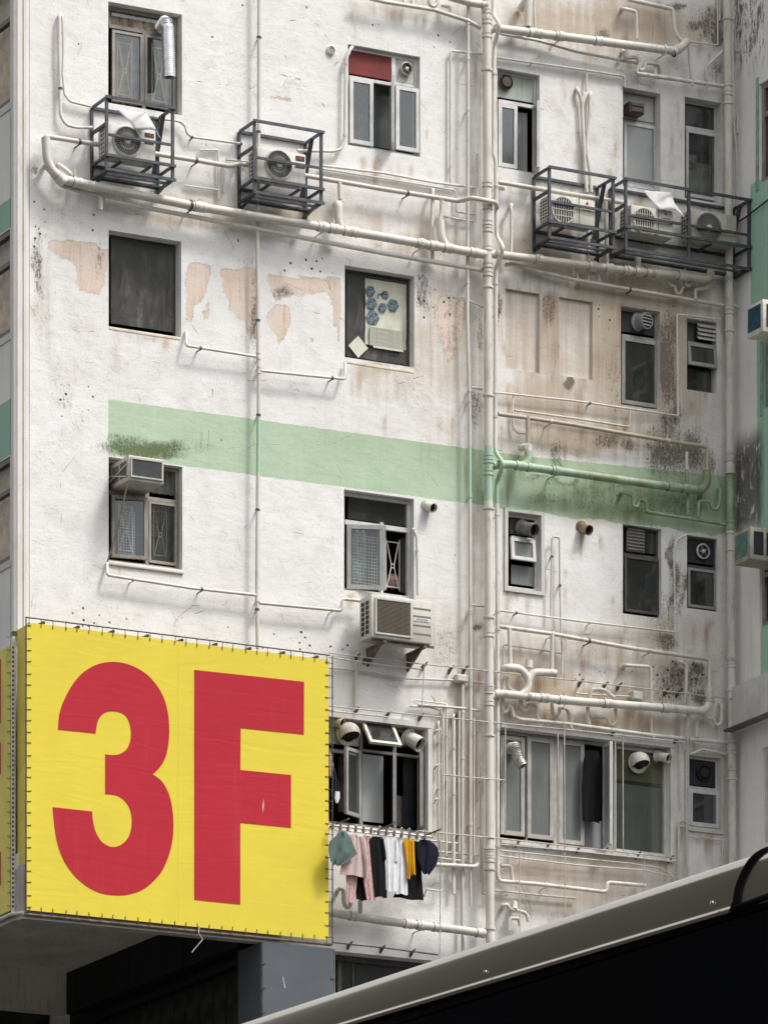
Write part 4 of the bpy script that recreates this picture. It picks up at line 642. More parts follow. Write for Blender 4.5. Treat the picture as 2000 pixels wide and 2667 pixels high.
pipe('sewer_pipe', 'thick white sewer pipe beneath the hanging laundry', 'drain pipe', [(840, 2375), (1000, 2400), (1200, 2424), (1262, 2433)], 11, .2, br=[([(938, 2345), (938, 2386)], 6, .18, 'inlet'), ([(880, 2320, .0), (884, 2316), (895, 2318), (895, 2352), (902, 2366), (912, 2360), (912, 2345)], 6, .15, 'trap')], col=[(920, 2388), (1063, 2408), (1095, 2411), (1138, 2416), (1250, 2431)], cl=[(1095, 2411)])
pipe('waste_pipe', 'short white waste pipe right of the navy shirt', 'drain pipe', [(1100, 2251), (1239, 2259), (1246, 2250)], 6, .14)
pipe('waste_pipe', 'bent white pipe cluster beside the foot of the central stack', 'drain pipe', [(1308, 2366, .0), (1310, 2360), (1320, 2356), (1330, 2372), (1350, 2373), (1372, 2380), (1376, 2402)], 5, .14, br=[([(1325, 2425), (1326, 2393), (1352, 2393), (1354, 2412)], 5, .13), ([(1340, 2352, .05), (1340, 2372, .15)], 8, .15, 'inlet')])
pipe('stub_pipe', 'short horizontal drain behind the bottom right wires above the bus', 'drain pipe', [(1288, 2320), (1400, 2332), (1500, 2341)], 2.5, .05)
# thin electric conduits
def cond(label, pts, r, d, cl=(), br=(), mat=None): return pipe('conduit', label, 'conduit', pts, r, d, br=br, cl=cl, mat=mat or CONDUIT, n=8)
cond('thin white conduit below the air conditioner window at left, running to the slim pipe', [(279, 1464, .02), (279, 1498), (500, 1532), (666, 1550)], 4.2, .12, [(347, 1508), (525, 1537, STEEL)])
cond('thin white conduit from the slim pipe to the brand labelled air conditioner', [(676, 1571), (889, 1591), (892, 1560), (946, 1566)], 4.2, .12, [(866, 1588)])
cond('thin dark-edged conduit below the single dark pane window', [(484, 862, .02), (485, 900), (666, 928)], 3.6, .12, [(522, 907, STEEL)])
cond('thin white conduit ending below the poster window', [(679, 965), (899, 987), (899, 944, .05)], 4, .12, [(865, 983, STEEL)])
cond('looped white cable conduit beside the top left brown window', [(157, 34, .0), (155, 40), (154, 120), (157, 229), (157, 300), (172, 324), (200, 331), (240, 331)], 4.2, .07, [(157, 229, STEEL)], [([(160, 36, .0), (163, 44), (165, 130), (163, 190), (168, 245), (182, 263), (236, 276)], 3.2, .06, 'cable')])
cond('crooked thin conduit between the two left cages', [(400, 302), (422, 309), (470, 315), (484, 330), (486, 346), (500, 356), (627, 373)], 3.4, .07, [(500, 356, STEEL), (627, 372, STEEL)])
cond('white conduit curling down beside the red board window to the second cage', [(918, 121, .0), (914, 124), (902, 150), (900, 180), (898, 362), (889, 388), (866, 393), (774, 391)], 4.2, .07, [(900, 165), (899, 352)])
cond('pair of white cables hanging on the wall above the third cage', [(1502, 229, .0), (1503, 232), (1514, 255), (1518, 330), (1522, 425), (1528, 500)], 5.2, .06, (), [([(1538, 241, .0), (1537, 245), (1535, 300), (1527, 392), (1536, 440), (1540, 500)], 5, .06, 'cable')])
cond('thin rectangular conduit line left of the central stack at the top', [(1173, 480), (1173, 131), (1255, 140)], 3.2, .05, [(1175, 433)])
cond('thin conduit above the narrow right windows of the top floor', [(1291, 148), (1500, 178), (1626, 197), (1626, 225, .02)], 3.2, .06, [(1384, 162)], [([(1528, 183), (1526, 236)], 3, .05)])
cond('thin wire conduit at the very top right corner', [(1869, -30), (1869, 117), (1780, 104)], 2.4, .06, (), [([(1875, -20), (1874, 52)], 2.4, .06, 'cable')])
cond('doubled white cable in the corner beside the right stack', [(1921, 298, .0), (1910, 318), (1914, 360), (1918, 395), (1919, 560)], 4, .1, (), [([(1921, 296), (1920, 345)], 3, .12, 'cable')])
cond('thin conduit pair along the wall just over the left waste pipe', [(804, 433), (1000, 464), (1181, 494), (1188, 500), (1188, 551), (1236, 558)], 2.4, .05, (), [([(835, 430), (1000, 450), (1130, 474), (1242, 489), (1242, 400)], 3.2, .05), ([(1143, 560), (1210, 573), (1238, 575), (1238, 490)], 2.6, .05)])
cond('thin conduit lines under the middle left cage', [(520, 389), (569, 390), (569, 520)], 2.6, .04, (), [([(583, 420), (583, 500)], 2.6, .04), ([(480, 482), (570, 494)], 2.2, .04), ([(589, 415), (650, 420)], 2.6, .05)])
cond('thin rusty conduit above the tan waste pipe', [(1283, 1021), (1500, 1044), (1766, 1083), (1763, 818), (1872, 831)], 2.8, .07, [(1536, 1050, STEEL), (1733, 1080)], [([(1337, 1028), (1334, 1068), (1337, 1118), (1350, 1128), (1368, 1129)], 2.6, .05), ([(1339, 1068), (1500, 1090), (1640, 1112), (1640, 1067)], 2.8, .07)])
cond('thin conduit below the narrow windows of the middle right floor', [(1298, 1590), (1500, 1617), (1759, 1647), (1757, 1531), (1755, 1440), (1762, 1408), (1789, 1391)], 2.8, .08, [(1344, 1597, STEEL), (1536, 1623), (1760, 1583)])
cond('upside-down U conduit beside the small window of the middle right floor', [(1434, 1606), (1438, 1398), (1457, 1400), (1458, 1520), (1460, 1612), (1464, 1700), (1463, 1756)], 2.8, .08, [(1438, 1450, STEEL), (1457, 1525, STEEL)])
cond('thin square conduit loop behind the two short white inlet pipes', [(1310, 1736), (1312, 1679), (1390, 1690), (1463, 1702)], 2.8, .06, [(1413, 1694)])
cond('white conduit curling from the open casement window with a clamp', [(1074, 1378, .03), (1078, 1382), (1086, 1400), (1087, 1470), (1088, 1550)], 3.6, .06, [(1088, 1435), (1080, 1378)])
cond('thin conduit with a junction box above the wide kitchen window', [(856, 1740), (930, 1746), (1060, 1768), (1195, 1773), (1258, 1780)], 2.6, .05, (), [([(928, 1722), (926, 1840)], 5, .05)])
CX = [(1155, 2.8, 1838, 2240), (1163, 3, 1835, 2230), (1181, 5.2, 1862, 2330), (1196, 2.6, 1845, 2220), (1205, 4.2, 1780, 2480), (1235, 3.2, 1868, 2230), (1243, 2.8, 1868, 2090), (1252, 2.4, 1990, 2300), (1142, 3, 1880, 2190)]
lab = ['first thin riser from the kitchen window in the bundle of white risers', 'second thin riser from the kitchen window in the bundle of white risers', 'thickest riser in the middle of the bundle of white risers', 'wire-thin riser directly right of the thickest riser in the bundle', 'long round riser reaching lowest of the bundle of white risers', 'thin riser right of the slim vertical pipe in the bundle', 'shorter thin riser ending halfway beside the central stack', 'thin leaning riser close by the central stack near the laundry level', 'ribbed riser with arched brackets next to the kitchen window trim']
for (x, r, y0, y1), l_ in zip(CX, lab):
    cond(l_, [(x, y0, .03), (x, y0 + 6), (x + random.uniform(-1.5, 1.5), (y0 + y1) / 2), (x + random.uniform(-1, 1), y1)], r, .06 + .01 * (x % 3), [(x, y0 + 40 + k * 120 + (x * 7) % 60) for k in range(2)], [([(1131, yy + 9, .02), (1134, yy), (1148, yy - 6), (1148, yy + 8)], 2.6, .08, 'bracket') for yy in (1905, 1996, 2084, 2166)] if x == 1142 else ())
cond('arched thin conduit over the corner of the wide kitchen window', [(1057, 1855), (1062, 1839), (1120, 1843), (1145, 1850), (1153, 1866), (1154, 1900)], 2.8, .06, (), [([(1078, 1830), (1080, 1824), (1161, 1834), (1162, 1850)], 2.2, .08), ([(1090, 1836), (1200, 1845), (1252, 1852)], 3.4, .09)])
cond('thin parallel conduits right of the navy shirt', [(1120, 2217), (1247, 2229)], 2.6, .07, (), [([(1130, 2234), (1228, 2247)], 2.8, .07), ([(1120, 2190), (1195, 2198)], 2.2, .07), ([(1105, 2333, .0), (1110, 2317), (1152, 2322), (1150, 2262)], 2.2, .1)])
cond('thin wires stretched below the long frosted window', [(1303, 2216), (1500, 2236), (1640, 2250), (1720, 2262), (1760, 2288)], 2.2, .09, (), [([(1303, 2230), (1500, 2254), (1680, 2268), (1760, 2286)], 2.2, .09), ([(1255, 2190), (1256, 2330), (1322, 2333)], 2.2, .08)])
cond('thin white conduit column beside the small bottom right window', [(1767, 2290), (1768, 2140), (1788, 2141), (1788, 2300)], 3.4, .07, [(1768, 2172), (1788, 2235)], [([(1770, 1945), (1772, 2110)], 2.4, .05), ([(1790, 2178), (1882, 2190), (1882, 2245)], 2.4, .05), ([(1800, 1965), (1830, 1952), (1898, 1966)], 3, .1), ([(1770, 2152), (1786, 2152)], 2.2, .07)])
for x, y, w_, h_, l_ in ((1188, 1756, 30, 19, 'pale square junction box left of the central stack'), (1647, 1800, 26, 22, 'small white junction box beside the arched pipe at right')):
    a = L(x, y, .1); b = B().bevbox(a.x, a.x + w_ / 173, .003, .12, a.z - h_ / 195, a.z, .008); o = tag(mk('junction_box', b, PLAST), l_, 'junction box', 'junction boxes'); mk('lid', B().bevbox(a.x + .012, a.x + w_ / 173 - .012, .121, .128, a.z - h_ / 195 + .012, a.z - .012, .003), PLAST, o)
cond('thin conduit between the arched pipe and the small white junction box', [(1500, 1806), (1540, 1810), (1648, 1815)], 2.6, .05)

# ------------------------------------------------------------------ wire frame left from an old banner
BR_ME = None
def bracket(o, x, y, s=1.0, flip=1, d=.2):
    d = .15; a = L(x, y, 0); b = B(); q = .055 * s; vs = [(a.x - .012, 0, a.z), (a.x - .012, -d, a.z + .02), (a.x - .012, 0, a.z - q * 1.2), (a.x + .012, 0, a.z), (a.x + .012, -d, a.z + .02), (a.x + .012, 0, a.z - q * 1.2)]
    b.add(vs, [(0, 2, 1), (3, 4, 5), (0, 1, 4, 3), (1, 2, 5, 4)]); mk('bracket', b, RUSTY, o)
def wire(name, label, runs, r, d, brs=(), group='stretched banner wires', mat=WIRE):
    o = mk(name, B().tube(path(runs[0], d), r / 195, 6, fillet=1), mat); tag(o, label, 'wire', group)
    for q in runs[1:]: mk('strand', B().tube(path(q, d), r / 195, 6, fillet=1), mat, o)
    for x, y in brs: bracket(o, x, y)
wire('banner_wire', 'upper thin wire run stretched right of the banner over the kitchen window and stack', [[(856, 1700), (1000, 1719), (1271, 1748), (1500, 1773), (1789, 1807), (1925, 1823)], [(856, 1712), (1000, 1733), (1100, 1744)]], 1.7, .24, [(925, 1712), (946, 1718), (1100, 1734), (1168, 1744), (1205, 1744), (1506, 1778), (1570, 1786), (1606, 1788), (1728, 1802), (1760, 1806)])
wire('banner_wire', 'middle thin wire run crossing directly over the tops of the two lowest big windows', [[(856, 1839), (1000, 1854), (1301, 1884), (1500, 1903), (1780, 1934)], [(856, 1852), (1010, 1868)]], 1.7, .24, [(923, 1852), (1005, 1862), (1090, 1868), (1178, 1870), (1592, 1910), (1755, 1928)])
wire('banner_wire', 'lower thin wire run crossing under the sills of the two lowest big windows', [[(1090, 2165), (1301, 2185), (1500, 2207), (1760, 2236)], [(1300, 2200), (1500, 2218), (1760, 2246)]], 1.8, .26, [(1180, 2184), (1272, 2192), (1342, 2196), (1420, 2204), (1500, 2212), (1655, 2228), (1740, 2238)])
wire('hanging_wire', 'thin vertical wire left of the central stack hanging beside the laundry', [[(1105, 1733), (1098, 1856)], [(1152, 1860), (1148, 2167), (1145, 2520)]], 1.7, .25)
wire('hanging_wire', 'thin wire ladder in front of the left frosted pane', [[(1316, 1889), (1316, 2176)], [(1150, 2018), (1225, 2026), (1316, 2033)]], 1.8, .25)
wire('hanging_wire', 'long thin vertical wire through the middle of the long frosted window', [[(1469, 1753), (1470, 2050), (1472, 2420)], [(1453, 1910), (1452, 2210)]], 1.8, .25)
wire('hanging_wire', 'thin vertical wire in front of the olive topped pane', [[(1622, 1919), (1623, 2218)], [(1602, 1924), (1603, 2218)]], 1.8, .2)
wire('hanging_wire', 'thin vertical wire left of the small bottom right window', [[(1791, 1807), (1791, 2300)], [(1795, 1820), (1796, 1930)]], 2.2, .2)
wire('hanging_wire', 'short thin vertical wires hanging low above the bus roof', [[(1353, 2197), (1354, 2470)], [(1677, 2225), (1677, 2330)]], 1.7, .25)
wire('banner_wire', 'dark rope frame left of the banner foot over the dark lower window', [[(866, 2456), (1000, 2470), (1140, 2488)]], 2.0, .3, [(905, 2462), (990, 2472), (1068, 2482)], None, DKWIRE)
# ------------------------------------------------------------------ exhaust cowls and fans fitted into the windows
def cowl(x, y, r, d, label, mat=IVORY, grp='round exhaust cowls', down=1.0):       # ball cowl, mouth at the bottom
    c = L(x, y, d + r / 195 * .5); R_ = r / 180.0; t = thing('exhaust_cowl', label, 'exhaust vent', (c.x, -d, c.z - R_), grp); b = B(); n, m = 20, 12; ax = Vector((0.12, -.42 * down, -.9)).normalized(); x_ = ax.cross(Vector((1, 0, 0))).normalized(); y_ = ax.cross(x_); vs = []; fs = []
    for i in range(m + 1):
        th = math.pi * .36 + (math.pi * .64) * i / m
        for j in range(n):
            a = 2 * math.pi * j / n; vs.append(c + (ax * math.cos(th) + (x_ * math.cos(a) + y_ * math.sin(a)) * math.sin(th)) * R_)
    for i in range(m):
        for j in range(n): fs.append((i * n + j, (i + 1) * n + j, (i + 1) * n + (j + 1) % n, i * n + (j + 1) % n))
    b.add(vs, fs); mk('hood', b, mat, t, smooth=True)
    mk('mouth', B().lathe([(R_ * .88, 0), (0, .004)], c + ax * R_ * .28, ax, 20), BLACK, t); mk('rim', B().lathe([(R_ * .92, -.01), (R_ * .96, .0), (R_ * .92, .012), (R_ * .86, .0)], c + ax * R_ * .36, ax, 20), mat, t, smooth=True)
    mk('flange', B().lathe([(R_ * 1.05, 0), (R_ * 1.05, .02), (R_ * .7, .03)], (c.x, -d, c.z), (0, -1, 0), 20), mat, t); return t
def stub(x, y, r, d, ln, label, mat=PLAST, ax=(.12, -1, -.35), grp=None, grill=False):
    c = L(x, y, d); R_ = r / 185.0; A = Vector(ax).normalized(); t = thing('exhaust_pipe', label, 'exhaust vent', c, grp)
    mk('duct', B().lathe([(R_ * 1.25, -.03), (R_ * 1.25, .0), (R_ * .96, .01), (R_ * .96, ln * .6), (R_ * 1.02, ln * .62), (R_ * 1.02, ln), (R_ * .90, ln), (R_ * .88, ln * .5)], c, A, 20), mat, t, smooth=True, ang=35); mk('mouth', B().lathe([(R_ * .93, 0), (0, .001)], c + A * (ln * .7), A, 20), BLACK, t)
    if grill:
        g = B(); up = Vector((0, 0, 1)) - A * A.z; up.normalize(); sd_ = A.cross(up)
        for k in (-.55, -.15, .25, .62):
            w = math.sqrt(max(0.02, 1 - k * k)) * R_ * .93; p = c + A * ln * .97 + up * k * R_; g.bar(p - sd_ * w, p + sd_ * w, .016, .02)
        mk('louvre', g, mat, t)
    return t
def fan(x, y, r, d, label, mat=BROWN, grp=None, style='disc'):
    c = L(x, y, d); R_ = r / 185.0; t = thing('window_fan', label, 'fan', (c.x, c.y, c.z - R_), grp); mk('rim', B().lathe([(R_ * 1.0, 0), (R_ * 1.05, .03), (R_ * .9, .045), (R_ * .84, .015)], c, (0, -1, 0), 22), mat, t, smooth=True); mk('back_plate', B().lathe([(R_ * .9, .008), (0, .01)], c, (0, -1, 0), 20), BLACK if style != 'disc' else mat, t)
    if style == 'disc': mk('cap', B().lathe([(R_ * .8, .02), (R_ * .7, .05), (0, .055)], c, (0, -1, 0), 20), mat, t, smooth=True)
    else:
        g = B()
        for k in range(5):
            a = k * 1.2566 + .4; p = Vector((math.cos(a), 0, math.sin(a))); q = Vector((math.cos(a + .7), 0, math.sin(a + .7))); o_ = c + Vector((0, -.02, 0)); g.add([o_ + p * R_ * .15, o_ + p * R_ * .8, o_ + q * R_ * .8 + Vector((0, .03, 0)), o_ + q * R_ * .15], [(0, 1, 2, 3)])
        mk('blade', g, FANGR, t, kind='stuff'); mk('hub', B().lathe([(R_ * .25, .0), (R_ * .25, .03), (0, .035)], c + Vector((0, -.015, 0)), (0, -1, 0), 14), mat, t)
    return t
fan(1057, 179, 16, -.05, 'round ivory fan in the grey board of the red board window', IVORY, None, 'blades'); fan(1316, 214, 18, -.08, 'dark round fan cap in the pale green board of the tall top window'); fan(1831, 2014, 19, -.04, 'black round fan behind the dark pane of the lowest small window', BLACK); fan(1829, 1437, 19, -.05, 'round fan with a pale rim in the black board of the corner window', PLAST, None, 'blades')
stub(1665, 838, 20, -.10, .16, 'round louvred grey vent in the black board of a window below the cages', GREYAL, (.25, -1, -.1), None, True); stub(1360, 1375, 17, -.08, .24, 'dark cowled exhaust in the small white framed window', plain('grimy_grey_metal', (.20, .19, .17), .5, .3, .2, 8, (.12, .10, .08, .5)), (.35, -1, -.35)); stub(1110, 1318, 12, .0, .16, 'short white exhaust pipe on the wall beside the open casement', PLAST, (.25, -1, -.4)); stub(1514, 1374, 13, .0, .17, 'rusty copper coloured exhaust pipe on the bare wall', COPPER, (.25, -1, -.45))
cowl(909, 1911, 27, -.06, 'large shiny ivory ball cowl in the kitchen window nearest the banner'); cowl(1666, 1985, 25, -.06, 'large white ball cowl on the olive pane', PLAST); stub(868, 1880, 13, -.1, .16, 'small ivory exhaust pipe half behind the banner edge', IVORY, (.6, -1, -.35)); stub(1064, 1922, 19, -.1, .22, 'fat grey exhaust spout angled down in the kitchen window', PLAST, (.6, -1, -.75)); stub(1714, 1970, 12, -.06, .2, 'small white exhaust spout right of the large white ball cowl', PLAST, (.4, -1, -.35))
def duct(label, pts, r, d, mat, ribs, rg=None):
    P = path(pts, d); rm = r / 185.0; o = mk('flexible_duct', B().tube(P, rm * .92, 16, cap=False, fillet=1.6), mat, smooth=True, ang=60); tag(o, label, 'duct'); tot = 0
    b = B()
    fine = []
    for i in range(len(P) - 1):
        n_ = max(2, int((P[i + 1] - P[i]).length / (rm * .30)))
        for k in range(n_): fine.append((P[i].lerp(P[i + 1], k / n_), (P[i + 1] - P[i]).normalized()))
    for c, t in fine: b.lathe([(rm * .9, -rm * .11), (rm * 1.06, 0), (rm * .9, rm * .11)], c, t, 16)
    mk('rib', b, mat, o, smooth=True, ang=20, kind='stuff'); mk('mouth', B().lathe([(rm * .9, 0), (0, .001)], P[-1] - (P[-1] - P[-2]).normalized() * .03, P[-1] - P[-2], 16), BLACK, o); return o
duct('shiny silver foil duct hanging out of the top left window', [(420, 70, -.1), (432, 54, .12), (436, 70, .16), (441, 200, .16)], 15, .16, ALU, 20)
duct('dull bent foil duct sticking out of the left frosted pane', [(1330, 1950, -.06), (1344, 1948, .14), (1350, 1978, .18), (1362, 1996, .22)], 14, .1, plain('dull_foil', (.50, .48, .44), .45, .5, .15, 9), 8)
o = thing('vent_box', 'dark brown square vent box on the grey board of a top right window', 'exhaust vent', L(1658, 298, -.14)); a = L(1641, 260, .04); c = L(1678, 298, .04); mk('body', B().bevbox(a.x, c.x, -.148, .04, c.z, a.z, .012), BROWN, o); mk('flap', B().bevbox(a.x + .02, c.x - .02, .041, .055, c.z + .02, (a.z + c.z) / 2, .004), BROWN, o); mk('flap', B().bevbox(a.x + .02, c.x - .02, .041, .055, (a.z + c.z) / 2 + .015, a.z - .02, .004), BROWN, o)
o = thing('louvre_vent', 'white louvred fan cover in the top of a small window under the cages', 'exhaust vent', L(1838, 893, -.08)); rc = R(1815, 838, 1860, 889, -.05)
for k in range(4):
    z = rc[3] - (rc[3] - rc[2]) * (k + .2) / 4; mk('slat', B().add([(rc[0], .05, z), (rc[1], .05, z), (rc[1], .0, z - .055), (rc[0], .0, z - .055), (rc[0], .06, z - .006), (rc[1], .06, z - .006), (rc[1], .01, z - .061), (rc[0], .01, z - .061)], [(0, 1, 2, 3), (7, 6, 5, 4), (0, 4, 5, 1), (2, 6, 7, 3), (0, 3, 7, 4), (1, 5, 6, 2)]), PLAST, o)
mk('back_plate', B().box(rc[0] - .01, rc[1] + .01, -.075, -.07, rc[2], rc[3]), BLACK, o)
o = thing('wall_vent', 'small round white louvred vent on the wall left of the red board window', 'exhaust vent', L(861, 142, 0)); c = L(861, 130, 0); mk('rim', B().lathe([(.062, 0), (.062, .03), (.048, .035), (.045, .01)], c, (0, -1, 0), 20), PLAST, o, smooth=True); mk('back_plate', B().lathe([(.048, .006), (0, .007)], c, (0, -1, 0), 16), BLACK, o)
for k in range(4): z = c.z + .028 - k * .019; w = math.sqrt(max(1e-4, .045 ** 2 - (z - c.z) ** 2)); mk('slat', B().box(c.x - w, c.x + w, .012, .026, z - .004, z + .004), PLAST, o)

# ------------------------------------------------------------------ air conditioners
LOGORED = plain('logo_red', (.42, .02, .03), .5, 0, .03); PLATE = plain('dark_name_plate', (.05, .045, .045), .4, 0, .05); ORANGE = plain('orange_sticker', (.45, .17, .04), .6, 0, .25, 20); INK = plain('grey_ink', (.05, .05, .05), .6)
def acu(label, x0, y0, x1, y1, df, dep, fx, fy, fr, style, mat=CASE, grp='outdoor air conditioner units in steel cages'):
    u0, u1, v0, v1 = R(x0, y0, x1, y1, df); t = thing('air_conditioner', label, 'air conditioner', ((u0 + u1) / 2, -(df - dep), v0), grp)
    mk('casing', B().bevbox(u0, u1, df - dep, df, v0, v1, .018), mat, t, smooth=True, ang=35)
    s = B(); s.box(u0 - .006, u0 - .001, df - dep + .03, df - .05, v0 + .04, v1 - .05); mk('side_recess', s, BLACK, t); g = B(); nz = 6; ny = 3; ya, yb = df - dep + .03, df - .05
    for k in range(nz + 1): z = v0 + .04 + (v1 - v0 - .09) * k / nz; g.box(u0 - .016, u0 - .007, ya, yb, z - .008, z + .008)
    for k in range(ny + 1): y = ya + (yb - ya) * k / ny; g.box(u0 - .020, u0 - .0165, y - .007, y + .007, v0 + .04, v1 - .05)
    mk('side_grille', g, mat, t)
    c = L(fx, fy, df + .01); rr = fr / 195.0; mk('fan_recess', B().lathe([(rr, -.006), (0, -.004)], c, (0, -1, 0), 32), FANDK, t)
    mk('fan_ring', B().lathe([(rr * .97, -.008), (rr * 1.0, .012), (rr * 1.06, .012), (rr * 1.12, -.009)], c, (0, -1, 0), 36), mat, t, smooth=True)
    g = B()
    if style == 'bars':
        for k in range(-4, 5): x = k * rr * .22; w = math.sqrt(max(.01, 1 - (x / rr) ** 2)) * rr; g.box(c.x + x - .005, c.x + x + .005, df + .012, df + .022, c.z - w, c.z + w)
        for k in (-.5, 0, .5): w = math.sqrt(1 - k * k) * rr; g.box(c.x - w, c.x + w, df + .0225, df + .028, c.z + k * rr - .004, c.z + k * rr + .004)
        gm = mat
    else:
        nsp = 34 if style == 'spokes' else 26
        for k in range(nsp):
            a = 2 * math.pi * k / nsp; b2 = a + .12; p = c + Vector((math.cos(a) * rr * .16, -.02, math.sin(a) * rr * .16)); q = c + Vector((math.cos(b2) * rr * .98, -.012, math.sin(b2) * rr * .98)); g.bar(p, q, .0055, .0055)
        for k in ((.55, .97) if style == 'spokes' else (.3, .45, .6, .75, .9, .99)): g.lathe([(rr * k - .004, .012), (rr * k + .004, .012), (rr * k + .004, .02), (rr * k - .004, .02), (rr * k - .004, .012)], c, (0, -1, 0), 30)
        gm = FANGR
        mk('fan_hub', B().lathe([(rr * .21, .01), (rr * .20, .032), (0, .035)], c, (0, -1, 0), 18), PLAST, t, smooth=True)
    mk('fan_grille', g, gm, t, kind='stuff'); return t, (u0, u1, v0, v1)
def diamond(t, x, y, s, d, mat=LOGORED):
    c = L(x, y, d); b = B()
    for dx, dz in ((0, s * .95), (-s * .55, 0), (s * .55, 0)): b.prism([(c.x + dx, c.z + dz - s), (c.x + dx + s * .5, c.z + dz), (c.x + dx, c.z + dz + s * .9), (c.x + dx - s * .5, c.z + dz)], d, d + .004)
    return mk('logo', b, mat, t)
def plate(t, x0, y0, x1, y1, d, mat, name='name_plate'): u0, u1, v0, v1 = R(x0, y0, x1, y1, d); return mk(name, B().box(u0, u1, d, d + .005, v0, v1), mat, t)
t, r_ = acu('white outdoor unit in the leftmost cage under a torn tarpaulin', 279, 317, 406, 424, .42, .26, 331, 367, 37, 'spokes'); plate(t, 377, 344, 401, 359, .421, PLATE); diamond(t, 389, 352, .022, .427); plate(t, 376, 372, 401, 372.8, .421, INK, 'seam')
t, r_ = acu('white outdoor unit in the second cage from the left, without a tarpaulin', 671, 380, 797, 480, .42, .26, 726, 428, 36, 'spokes'); plate(t, 770, 404, 793, 420, .421, PLATE); diamond(t, 781, 412, .022, .427); plate(t, 768, 434, 794, 434.8, .421, INK, 'seam')
t, r_ = acu('cream outdoor unit with barred fan in the third cage', 1432, 503, 1550, 590, .42, .28, 1467, 546, 33, 'bars', BEIGE); diamond(t, 1529, 530, .020, .421); plate(t, 1519, 545, 1540, 551, .421, plain('faded_letters', (.35, .30, .22), .6), 'lettering'); plate(t, 1507, 508, 1508.5, 582, .421, plain('panel_gap', (.2, .18, .14), .8), 'seam')
t, r_ = acu('cream outdoor unit with barred fan below the tarpaulin in the long cage', 1643, 530, 1753, 621, .42, .3, 1678, 574, 32, 'bars', BEIGE); diamond(t, 1734, 557, .020, .421); plate(t, 1722, 566, 1745, 571, .421, INK, 'lettering'); plate(t, 1714, 543, 1715.5, 612, .421, MATS['panel_gap'], 'seam')
t, r_ = acu('beige outdoor unit with large webbed fan at the right end of the long cage', 1800, 541, 1919, 640, .40, .28, 1845, 593, 39, 'web', plain('warm_beige_casing', (.47, .45, .385), .5, 0, .06, 4, (.3, .26, .2, .4))); plate(t, 1890, 597, 1918, 606, .401, ORANGE, 'sticker')
for k in range(7): plate(t, 1891, 560 + k * 5.2, 1917, 562 + k * 5.2, .401, MATS['warm_beige_casing'], 'louvre_rib')
for k in range(5): plate(t, 1891, 612 + k * 5.2, 1917, 614 + k * 5.2, .401, MATS['warm_beige_casing'], 'louvre_rib')
# the unit on a bracket under the open casement
t = thing('air_conditioner', 'large beige outdoor unit with a brand label on a rusty bracket under the open casement', 'air conditioner', L(1045, 1672, .2)); df = .50; u0, u1, v0, v1 = R(966, 1546, 1126, 1679, df)
GREYC = plain('grey_beige_casing', (.52, .51, .47), .45, 0, .05, 4, (.34, .28, .2, .5)); mk('casing', B().bevbox(u0, u1, .16, df, v0, v1, .02), GREYC, t, smooth=True, ang=35); rc = R(976, 1556, 1071, 1663, df); mk('grille_frame', B().ring(rc, df + .001, df + .022, .022), GREYC, t); mk('coil', B().box(rc[0] + .022, rc[1] - .022, df + .001, df + .004, rc[2] + .022, rc[3] - .022), plain('dark_coil', (.07, .06, .045), .7), t)
for k in range(26): z = rc[2] + .03 + (rc[3] - rc[2] - .06) * k / 25; mk('slat', B().box(rc[0] + .022, rc[1] - .022, df + .006, df + .016, z - .0045, z + .0045), plain('tan_slat', (.15, .125, .09), .6), t)
for k, y in enumerate((1586, 1606, 1630, 1652)): q = R(1076, y, 1122, y + 1.6, df); mk('seam', B().box(q[0], q[1], df + .0005, df + .003, q[2], q[3]), MATS['panel_gap'], t)
for k in range(7):
    for j in range(2): z = v0 + .06 + (v1 - v0 - .12) * k / 7; mk('side_slot', B().box(u0 - .004, u0 - .0005, .22 + j * .13, .31 + j * .13, z, z + .05), BLACK, t)
q = R(1078, 1610, 1118, 1620, df); lb = mk('brand_label', B().box(q[0], q[1], df + .0035, df + .007, q[2] - .01, q[3] + .005), plain('pale_label', (.78, .77, .74), .5), t)
def text(body, name, u, v, d, h, mat, parent, width=None):
    cu = bpy.data.curves.new(name, 'FONT'); cu.body = body; cu.size = h; cu.extrude = .001; cu.align_x = 'CENTER'; cu.align_y = 'CENTER'; tmp = bpy.data.objects.new('tmp', cu); COL.objects.link(tmp); dg = bpy.context.evaluated_depsgraph_get(); me = bpy.data.meshes.new_from_object(tmp.evaluated_get(dg)); bpy.data.objects.remove(tmp)
    w = max(v_.co.x for v_ in me.vertices) - min(v_.co.x for v_ in me.vertices); sx = width / w if width else 1
    for v_ in me.vertices: x, y, z = v_.co; v_.co = (x * sx, -z, y)
    me.materials.clear(); me.materials.append(mat); o = bpy.data.objects.new(name, me); COL.objects.link(o); place(o, (u, -d, v), parent); return o
text('HITACHI', 'lettering', (q[0] + q[1]) / 2, (q[2] + q[3]) / 2 - .002, df + .009, .040, INK, t, (q[1] - q[0]) * .74)
b = B(); yb = -.0
for x in (970, 1075): 
    a = L(x, 1684, .2); z = v0 - .03; b.box(a.x, a.x + .05, .0, .52, z - .03, z); b.add([(a.x + .01, 0, z - .03), (a.x + .01, -.40, z - .03), (a.x + .01, 0, z - .24), (a.x + .04, 0, z - .03), (a.x + .04, -.40, z - .03), (a.x + .04, 0, z - .24)], [(0, 2, 1), (3, 4, 5), (1, 2, 5, 4), (0, 1, 4, 3)])
b.box(u0 + .05, u1 + .06, .40, .44, v0 - .028, v0 - .002); o = tag(mk('wall_bracket', b, RUSTY), 'rusty triangular bracket under the large beige outdoor unit', 'bracket')
